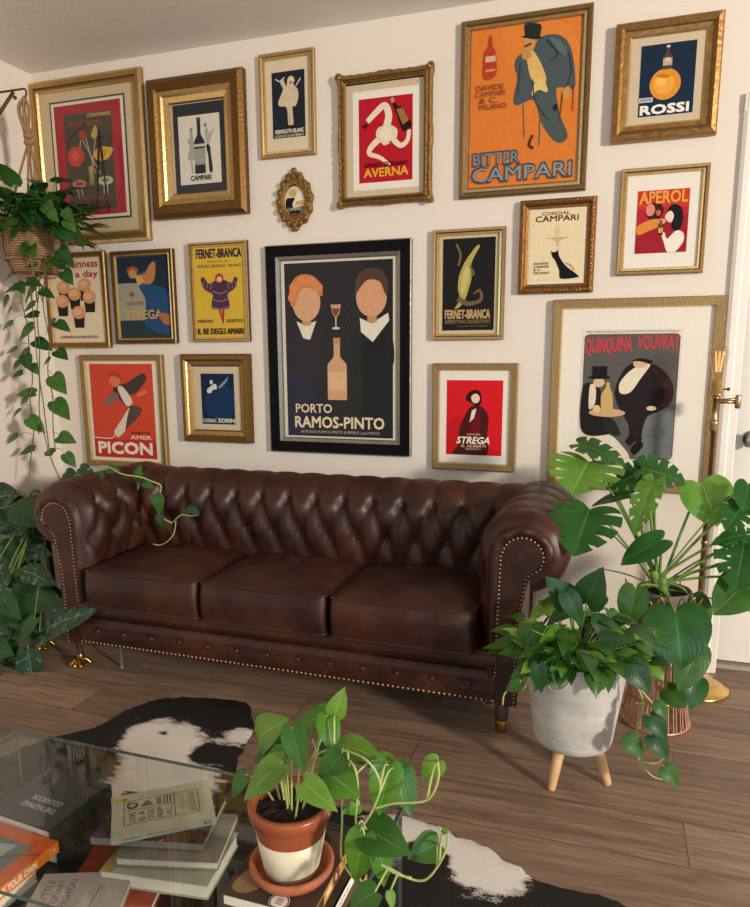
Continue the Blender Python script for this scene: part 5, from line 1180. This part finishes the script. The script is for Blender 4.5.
# ------------------------------------------------------------------ books
PAGES = mat('book_pages', '#d8d0bd', .9, 0, .06, 200, .2)
def book(name, label, ctr, rz, w_, d, z0, th, cover, spine='-y', art=None, sart=None, group=None, cat='book', hard=.0025, inset=.003):
    root = thing(name, (ctr[0], ctr[1], z0), label, cat, group, rz)
    b = MB(); x, y = w_/2, d/2
    b.box((-x, -y, 0), (x, y, hard), cover); b.box((-x, -y, th-hard), (x, y, th), cover)
    if spine == '-y': b.box((-x, -y-.0005, 0), (x, -y+.003, th), cover)
    if spine == '+x': b.box((x-.003, -y, 0), (x+.0005, y, th), cover)
    if spine == '-x': b.box((-x-.0005, -y, 0), (-x+.003, y, th), cover)
    if spine == '+y': b.box((-x, y-.003, 0), (x, y+.0005, th), cover)
    if art: A = Art(b, (-x, -y, th+.0003), (0, 1, 0), (-1, 0, 0), (0, 0, 1), d, w_, .00002); art(A)
    if sart and spine == '-y': A = Art(b, (-x, -y-.0008, th), (1, 0, 0), (0, 0, 1), (0, -1, 0), w_, th, .00005); sart(A)
    if sart and spine == '+x': A = Art(b, (x+.0008, -y, th), (0, 1, 0), (0, 0, 1), (1, 0, 0), d, th, .00005); sart(A)
    b.build('cover', root, True)
    p = MB(); i = inset; p.box((-x+(.003 if spine == '-x' else i), -y+(.003 if spine == '-y' else i), hard), (x-(.003 if spine == '+x' else i), y-(.003 if spine == '+y' else i), th-hard), PAGES); p.build('page_block', root, True)
    return root
def ccol(n, c, rough=.45): return mat(n, c, rough, 0, .08, 40)
BG = 'books on the lower shelf of the glass table'
def buk(A):
    A.rect(0, 0, 1, 1, '#cdc6ac')
    k = '#3a3630'
    for a, b_, c, d in ((.22, .12, .80, .12), (.22, .86, .80, .86), (.22, .12, .22, .86), (.80, .12, .80, .86), (.22, .62, .80, .62), (.55, .12, .55, .62)):
        A.rect(min(a, c)-.006, min(b_, d)-.004, max(a, c)+.006, max(b_, d)+.004, k)
    for s_, v, c_ in (('LOVE', .17, k), ('IS A', .26, k), ('DOG', .35, k), ('FROM', .44, k), ('HELL', .53, '#a4523e')): A.text(s_, .26, v, .50, v+.06, c_, .015)
    A.text('CHARLES', .27, .66, .76, .72, '#b9a77e', .0); A.text('BUKOWSKI', .27, .76, .76, .83, '#8d8468', .0)
    A.blob([(.60, .16), (.74, .15), (.76, .20), (.70, .26), (.60, .24)], '#5b554a'); A.ell(.68, .20, .05, .05, '#bdb599'); A.poly([(.60, .28), (.74, .33), (.74, .36), (.60, .42)], '#6b6456'); A.rect(.58, .44, .76, .49, '#8b8472')
    for v in (.515, .545, .575): A.rect(.57, v, .78, v+.012, '#3f3b35')
    A.blob([(.80, .05), (.88, .04), (.90, .12), (.86, .17), (.80, .14)], '#cfc24a'); A.blob([(.83, .10), (.87, .10), (.87, .15), (.84, .15)], '#6f7a3a')
def buks(A): A.text('charles bukowski', .10, .35, .27, .68, '#4a4438', 0); A.text('love is a dog from hell', .33, .35, .62, .68, '#4a4438', 0); A.text('ecco', .88, .3, .96, .72, '#2a2622', .02)
book('paperback_book', 'cream paperback lettered LOVE IS A DOG FROM HELL, topmost of the stack under the glass', (1.690, -1.640), math.radians(37), .222, .152, .186, .018, ccol('cream_cover', '#cdc6ac'), '-y', buk, buks, BG)
def edge_book(pl_, pr_, z1, d):
    a = G(pl_[0], pl_[1], z1); b_ = G(pr_[0], pr_[1], z1); e = b_-a; e.z = 0; an = math.atan2(e.y, e.x); w_ = e.length; n_ = Vector((-e.y, e.x, 0))/w_
    c = (a+b_)/2+n_*d/2; return (c.x, c.y), an, w_
def food(A):
    A.rect(0, 0, 1, 1, '#2a2f2c'); A.rect(0, 0, .14, .3, '#5b3a5c'); A.blob([(.0, .55), (.2, .5), (.3, .7), (.2, .95), (0, .98)], '#6a4632')
    r2 = random.Random(3)
    for i in range(70):
        u, v = r2.random(), r2.random(); A.ell(u, v, .02+.03*r2.random(), .02+.02*r2.random(), r2.choice(['#7d4a30', '#a05a38', '#8e8a70', '#5a6a4c', '#b9ad92', '#38402f', '#3a2c2a', '#4d5a46']), r2.random()*3, 7)
c, an, w_ = edge_book((87, 842), (201, 849), .184, .20)
book('cookbook', 'dark colourful food book just below the cream paperback', c, an, w_, .17, .168, .016, ccol('food_cover', '#8f8d83'), '-y', food, None, BG)
c, an, w_ = edge_book((115, 858), (205, 869), .167, .19)
book('grey_book', 'grey covered book with white page edges, third from the top of the stack', c, an+.10, .225, .165, .146, .020, ccol('warm_grey_cover', '#8f8577'), '+y', None, None, BG)
def tst(A): A.text('ART OF', .55, .12, .95, .18, '#5a564c', 0); A.text('TABLE', .55, .22, .95, .27, '#5a564c', 0)
c, an, w_ = edge_book((97, 868), (196, 893), .145, .19)
book('thick_book', 'thick pale book with a yellowed edge near the bottom of the stack', c, an+.12, .245, .17, .110, .034, ccol('pale_cover', '#a5a290'), '-x', lambda A: A.rect(0, 0, 1, .12, '#a98f4a'), None, BG)
def redc(A):
    A.rect(0, 0, 1, 1, '#9a4630'); A.rect(.45, .4, 1, 1, '#8d8a80')
    r2 = random.Random(5)
    for i in range(26): A.ell(.5+.5*r2.random(), .42+.56*r2.random(), .03, .015, r2.choice(['#4a4a48', '#2e2e2c', '#6a655a']), r2.random()*3, 7)
c, an, w_ = edge_book((70, 905), (152, 900), .108, .19)
book('photo_book', 'red and grey photo covered book lying lowest, half under the grey pink dictionary', c, an-.12, w_+.03, .20, SZ+.0005, .020, ccol('red_cover', '#9a4630'), '-y', redc, None, BG)
def dior(A):
    A.rect(0, 0, 1, 1, '#a89c94')
    for s_, v in (('THE LITTLE', .10), ('DICTIONARY', .22), ('OF FASHION', .34)): A.text(s_, .10, v, .86, v+.075, '#55504c', 0)
    A.line([(.2, .62*1.4), (.75, .66*1.4)], .02, '#7c736d')
a_ = G(38, 905, .128); b_ = G(45, 873, .128); c_ = G(135, 870, .128)
an = math.atan2(c_.y-b_.y, c_.x-b_.x)
book('fashion_book', 'grey pink book lettered THE LITTLE DICTIONARY OF FASHION, in front of the stack', ((b_.x+c_.x)/2+.075*math.sin(an)+.0, (b_.y+c_.y)/2-.075*math.cos(an)), an, (c_-b_).length, .145, .1115, .016, ccol('grey_pink_cover', '#a89c94'), '-y', dior, None, BG)
def orange(A):
    A.rect(0, 0, 1, 1, '#d65f2c'); A.poly([(.16, .0), (.84, .0), (.84, .80), (.16, .80)], '#6f746a'); A.poly([(.30, .0), (.70, .10), (.80, .62), (.62, .60), (.40, .30)], '#9fb0b2'); A.poly([(.5, 0), (.8, 0), (.84, .3), (.7, .2)], '#a5606a'); A.line([(.40, .1), (.78, .9)], .02, '#4d5a5e')
def orsp(A): A.text('MIX YOUR OWN', .25, .22, .72, .80, '#f0dcc0', .03); A.ell(.94, .5, .012, .012, '#efe3cf')
a_ = G(58, 841, .165); b_ = G(2, 886, .165); d_ = (a_-b_); d_.z = 0; an = math.atan2(d_.y, d_.x)-PI/2     # spine runs toward the sofa
n_ = Vector((math.cos(an), math.sin(an), 0)); w_ = .19; dd = .215
cc = a_-n_*w_/2-d_.normalized()*dd/2
book('orange_book', 'orange hardback with white spine lettering at the left front of the glass table', (cc.x, cc.y), an, w_, dd, .138, .027, ccol('orange_cover', '#dd7526', .4), '+x', orange, orsp, BG, hard=.003)
book('brown_book', 'plain grey brown book lying under the orange hardback', (cc.x-.01, cc.y-.02), an, .17, .17, SZ+.0005, .048, ccol('taupe_cover', '#5d554c'), '-x', None, None, BG)
nc = G(38, 804, .185); nd = G(64, 812, .185)-G(14, 796, .185); an = math.atan2(nd.y, nd.x)+PI
nc = nc + Vector((math.sin(an), -math.cos(an), 0))*.035
book('large_book', 'plain dark grey book under the slate cookbook at the left of the glass table', (nc.x, nc.y), an+.06, .20, .18, SZ+.0005, .060, ccol('charcoal_cover', '#24282a'), '-x', None, None, BG)
t_ = thing('nomad_book', (nc.x, nc.y, SZ+.0610), 'dark slate book lettered THE NOMAD COOKBOOK, upside down under the glass', 'book', BG, an)
b = MB(); SL = ccol('slate_cover', '#2d3536', .4); b.box((-.10, -.095, 0), (.10, .095, .003), SL); b.box((-.10, -.095, .030), (.10, .095, .033), SL); b.box((-.101, -.095, 0), (-.097, .095, .033), SL)
A = Art(b, (-.10, .095, .0333), (1, 0, 0), (0, 1, 0), (0, 0, 1), .20, .19, .0001)
A.text('THE NOMAD', .20, .24, .72, .33, '#d8dad2', .012); A.text('COOKBOOK', .24, .38, .70, .47, '#d8dad2', .012); b.build('cover', t_, True)
b = MB(); b.box((-.097, -.092, .003), (.097, .092, .030), PAGES); b.build('page_block', t_, True); t_.name = 'cookbook'
# books on the table top, under the flower pot
PG2 = 'books under the terracotta pot'
zt = .362; a_ = G(221, 893, zt); b_ = G(258, 842, zt); ey_ = (b_-a_); ey_.z = 0; ey_.normalize(); ex_ = Vector((ey_.y, -ey_.x, 0)); an = math.atan2(ex_.y, ex_.x); w_ = (G(338, 866, zt)-a_).dot(ex_); dd = .20
cc = a_+ex_*w_/2+ey_*dd/2
def brown(A):
    # u runs away from the viewer, v to the right
    A.rect(0, 0, 1, 1, '#4a3a30'); A.blob([(.10, .06), (.30, .10), (.42, .28), (.30, .40), (.14, .34), (.05, .2)], '#8d6f4e'); A.blob([(.5, .3), (.9, .2), (.95, .7), (.6, .8)], '#2f2520')
    A.ell(.06, .62, .085, .085, '#e6e0d4'); A.ring(.06, .62, .075, .01, '#2a2420')
    for k in range(4): A.rect(.03+.018*k, .585, .038+.018*k, .66, '#3a332e')
def brsp(A):
    A.rect(0, 0, 1, 1, '#c08a4a'); A.text('170', .72, .2, .90, .8, '#3a2c22', .02); A.rect(.46, .05, .60, .95, '#5a3a2c'); A.ell(.53, .5, .03, .03, '#d0a078'); A.rect(.1, .1, .25, .9, '#4a3c34'); A.rect(.30, .3, .42, .75, '#e0c8a0')
book('picture_book', 'brown picture book with a round white badge, directly under the terracotta saucer', (cc.x, cc.y), an, w_, dd, .338, .024, ccol('brown_cover', '#4a3a30'), '+x', brown, brsp, PG2)
def wsp(A): A.rect(0, 0, 1, 1, '#e6e2d6'); A.text('THE BOOK OF', .3, .3, .66, .75, '#6a665e', 0); A.rect(.9, 0, 1, 1, '#d0c8b8')
w2 = (G(347, 878, .337)-a_).dot(ex_)+.004; c2 = a_+ex_*(w2/2+.004)+ey_*(dd/2-.012)
book('white_spined_book', 'dark book with a white spine, second below the terracotta pot', (c2.x, c2.y), an-.02, w2-.006, dd-.02, .3185, .019, ccol('black_cover', '#25211e'), '+x', None, wsp, PG2)
def tsp(A): A.rect(0, 0, 1, 1, '#b08a5c'); A.text('BAR BOOK', .3, .2, .8, .8, '#4a3524', .02)
w3 = w2+.016
book('tan_spined_book', 'tan spined book lying on the glass, lowest under the terracotta pot', (c2.x+.004, c2.y-.002), an-.03, w3-.004, dd-.03, TZ+.0005, .0175, ccol('tan_cover', '#5a4a3a'), '+x', None, tsp, PG2)

# ------------------------------------------------------------------ terracotta pot with a pothos on the books
sc0 = G(292, 864, zt+.012)
sau = MB(); sau.lathe([(.001, .004), (.052, .004), (.056, .004), (.060, .012), (.064, .022), (.068, .024), (.072, .020), (.071, .012), (.064, .002), (.060, 0), (.001, 0)][::-1], TERRA, 44, (sc0.x, sc0.y, zt+.0005), False)
so = sau.build('saucer'); tag(so, 'round terracotta saucer under the two tone flower pot', 'saucer')
px0, py0, pz0 = sc0.x, sc0.y, zt+.0055
tp = thing('potted_pothos', (px0, py0, pz0), 'bright green pothos in a two tone terracotta and cream pot on the glass table', 'plant')
DIP = mat('cream_dipped_glaze', '#d9d0b2', .45, 0, .05, 30); TERRAG = mat('glazed_terracotta', '#98502f', .3, 0, .16, 22, .05)
PH = .128; r0, r1 = .046, .066
def rp_(z): return r0+(r1-r0)*z/PH
b = MB(); b.lathe([(rp_(.072), .072), (r1-.002, PH-.026), (r1-.001, PH-.024), (r1+.003, PH-.022), (r1+.005, PH-.004), (r1+.002, PH), (r1-.005, PH), (r1-.008, PH-.02), (r1-.009, PH-.04)], TERRAG, 48, (px0, py0, pz0), False); pot = b.build('pot', tp)
b = MB(); b.lathe([(.001, 0), (r0-.003, 0), (r0, .003), (rp_(.04)+.0006, .04), (rp_(.072)+.0008, .072), (rp_(.072)-.001, .0725)], DIP, 48, (px0, py0, pz0), False); tag(b.build('dipped_base', pot), 'cream lower half')
ctr = Vector((px0, py0, pz0+PH-.018)); soil(tp, ctr, r1-.008)
q6 = lambda x, y: (200+x/2.885, 670+y/2.885)
Y0 = py0
# base point, tip point, offsets in depth at base and tip, width ratio, material, up
TL = [((388,130),(412,62),.0,.0,.62,0,(.2,-.9,.3)), ((170,195),(228,145),.05,.03,.75,0,(-.3,-.8,.5)), ((245,235),(175,265),.0,-.02,.62,1,(-.1,-.7,.7)), ((265,165),(290,290),-.02,-.05,.5,2,(.1,-.95,.3)), ((365,130),(385,240),.0,-.03,.55,1,(.3,-.9,.3)),
 ((375,125),(268,160),.02,.0,.5,1,(0,-.6,.8)), ((235,270),(115,362),-.03,-.06,.42,0,(-.2,-.7,.7)), ((130,300),(85,365),.02,.0,.65,2,(-.3,-.8,.5)), ((375,300),(445,355),-.05,-.08,.85,1,(0,-.7,.7)), ((545,275),(515,418),-.02,-.05,.62,1,(.2,-.9,.4)), ((572,280),(612,418),.0,-.03,.45,2,(.4,-.8,.4)),
 ((688,262),(640,318),.03,.02,.75,0,(.1,-.9,.4)), ((410,215),(515,245),.02,.0,.5,0,(.1,-.5,.85)), ((480,460),(590,515),-.05,-.08,.72,2,(.1,-.6,.8)), ((475,475),(435,615),-.06,-.08,.6,1,(-.1,-.9,.4)), ((520,515),(530,625),-.06,-.08,.5,1,(.3,-.9,.3)), ((685,500),(608,540),-.02,-.05,.85,2,(.1,-.8,.6)),
 ((505,640),(425,690),-.1,-.12,.75,2,(0,-.6,.8)), ((210,235),(145,262),.03,.02,.5,2,(-.3,-.7,.6)), ((410,240),(330,330),-.04,-.06,.55,2,(0,-.8,.6)), ((300,325),(385,395),-.08,-.1,.4,0,(0,-.6,.8)), ((460,390),(415,410),-.03,-.05,.7,1,(.2,-.8,.5)), ((550,265),(460,255),.02,0,.4,1,(0,-.5,.85)), ((305,180),(330,130),.04,.05,.5,2,(0,-.8,.5)), ((548,640),(556,690),-.1,-.11,.35,0,(.4,-.8,.3)), ((700,470),(715,455),.0,.0,.4,0,(0,-.8,.5)), ((340,215),(395,250),.05,.04,.6,2,(0,-.8,.5)), ((215,215),(250,180),.05,.05,.6,2,(0,-.8,.5))]
MS = (POTHOS_L, BRIGHTL, POTHOS)
VP_ = []
for v in ([(330,350),(345,300),(400,260),(440,270),(455,330),(450,420),(452,480)], [(300,340),(330,250),(400,230),(480,260),(520,330),(500,400),(470,450)], [(452,480),(450,540),(460,600),(490,630)], [(470,500),(505,545),(545,570),(600,600),(650,605),(690,560),(712,510),(715,470)], [(500,400),(560,385),(640,380),(670,360),(688,310),(686,265)], [(452,470),(500,540),(560,585),(610,600)], [(410,350),(410,440),(408,540),(440,600)], [(300,300),(320,280),(335,240),(325,200)], [(425,230),(432,290),(430,330)], [(330,360),(365,380),(372,420)]):
    mb = MB(); n_ = len(v)
    pts = [W(*q6(x, y), Y0-.005-.06*min(1, max(0, (x-330)/150))) for x, y in v]; pp = spline(pts, 6); VP_ += pp; mb.tube(pp, .0019, STEML, 6); mb.build('vine', tp)

for bs, tpx, yb, yt, wr, k, up in TL:
    p = W(*q6(*bs), Y0+yb); e_ = W(*q6(*tpx), Y0+yt); L_ = (e_-p).length*1.08; mb = MB()
    leaf(mb, p, e_-p, up, L_, L_*max(.55, wr)*1.12, MS[k], 'heart', .20, .22, n=11)
    src = ctr+Vector((max(-.03, min(.03, (p.x-ctr.x)*.3)), max(-.03, min(.03, (p.y-ctr.y)*.3)), -.004))
    if p.z < ctr.z+.01 or p.x > ctr.x+.07: src = min(VP_, key=lambda w_: (w_-p).length+max(0, w_.z-p.z)*.3)
    petiole(mb, src, p, .0021, STEML, -.015 if p.z > src.z else .0, 7); mb.build('leaf', tp)
# ------------------------------------------------------------------ brass floor lamp
LB = G(704, 693); LX, LY = LB.x-.035, -.165
LAMP = mat('aged_brass', '#b09068', .3, 1, .12, 30); LAMPB = mat('polished_brass', '#d6b06a', .22, 1, .06, 30)
lp = thing('floor_lamp', (LX, LY, 0), 'brass swing arm floor lamp with a bare filament bulb, beside the door', 'floor lamp')
b = MB(); b.lathe([(.001, 0), (.125, 0), (.127, .006), (.122, .014), (.105, .018), (.098, .026), (.06, .034), (.022, .040), (.013, .055), (.013, .07), (.001, .07)], LAMPB, 48, (LX, LY, 0), False); b.build('base', lp)
zt_ = W(714, 425, LY).z
b = MB(); b.lathe([(.0095, .06), (.0095, zt_-.03), (.012, zt_-.03), (.012, zt_-.02), (.0165, zt_-.012), (.012, zt_-.002), (.018, zt_+.006), (.012, zt_+.016), (.010, zt_+.02), (.010, zt_+.09), (.013, zt_+.092), (.013, zt_+.098)], LAMP, 24, (LX, LY, 0)); 
b.lathe([(.0095, .55), (.012, .552), (.012, .562), (.0095, .564)], LAMP, 24, (LX, LY, 0), False); b.build('pole', lp)
ax = W(738, 402, LY)
b = MB(); b.tube([(LX, LY, ax.z), (ax.x-.006, LY, ax.z)], .0065, LAMP, 10); b.lathe([(.008, -.022), (.0095, -.018), (.0095, .02), (.008, .024)], LAMP, 16, (ax.x, LY, ax.z)); b.tube([(ax.x, LY, ax.z+.010), (LX+.012, LY, ax.z+.004)], .0055, LAMP, 10); b.build('swing_arm', lp)
zs = zt_+.098
b = MB(); b.lathe([(.010, 0), (.022, .004), (.023, .010), (.019, .012), (.0185, .052), (.016, .056), (.001, .056)], LAMPB, 24, (LX, LY, zs)); sk = b.build('socket', lp)
b = MB(); b.tube([(LX, LY, zs+.026), (LX+.032, LY, zs+.026)], .003, IRON, 8); b.ball((LX+.036, LY, zs+.026), .006, IRON); tag(b.build('switch', sk), 'dark turn switch')
BULB = glass_mat('bulb_glass', (.97, .93, .86, 1), .0, 1.45)
b = MB(); zb = zs+.054; b.lathe([(.012, 0), (.013, .012), (.019, .035), (.028, .068), (.032, .09), (.029, .108), (.018, .122), (.006, .128), (.004, .136), (.001, .138)], BULB, 28, (LX, LY, zb), False); bu = b.build('bulb', lp)
FIL = NT('warm_filament'); FIL.b.inputs['Base Color'].default_value = (.5, .2, .05, 1); FIL.b.inputs['Emission Color'].default_value = (1, .42, .14, 1)
_n = FIL.noise(20); _r = FIL.ramp(_n.outputs[0], [(0, (1, .38, .12, 1)), (1, (1, .48, .18, 1))]); FIL.link(_r.outputs[0], FIL.b.inputs['Emission Color']); FIL.b.inputs['Emission Strength'].default_value = 1.6
b = MB()
for k in range(6):
    a = PI/3*k; b.tube([(LX+.008*math.cos(a), LY+.008*math.sin(a), zb+.03), (LX+.014*math.cos(a+.3), LY+.014*math.sin(a+.3), zb+.10)], .0013, FIL.m, 5)
b.build('filament', bu)
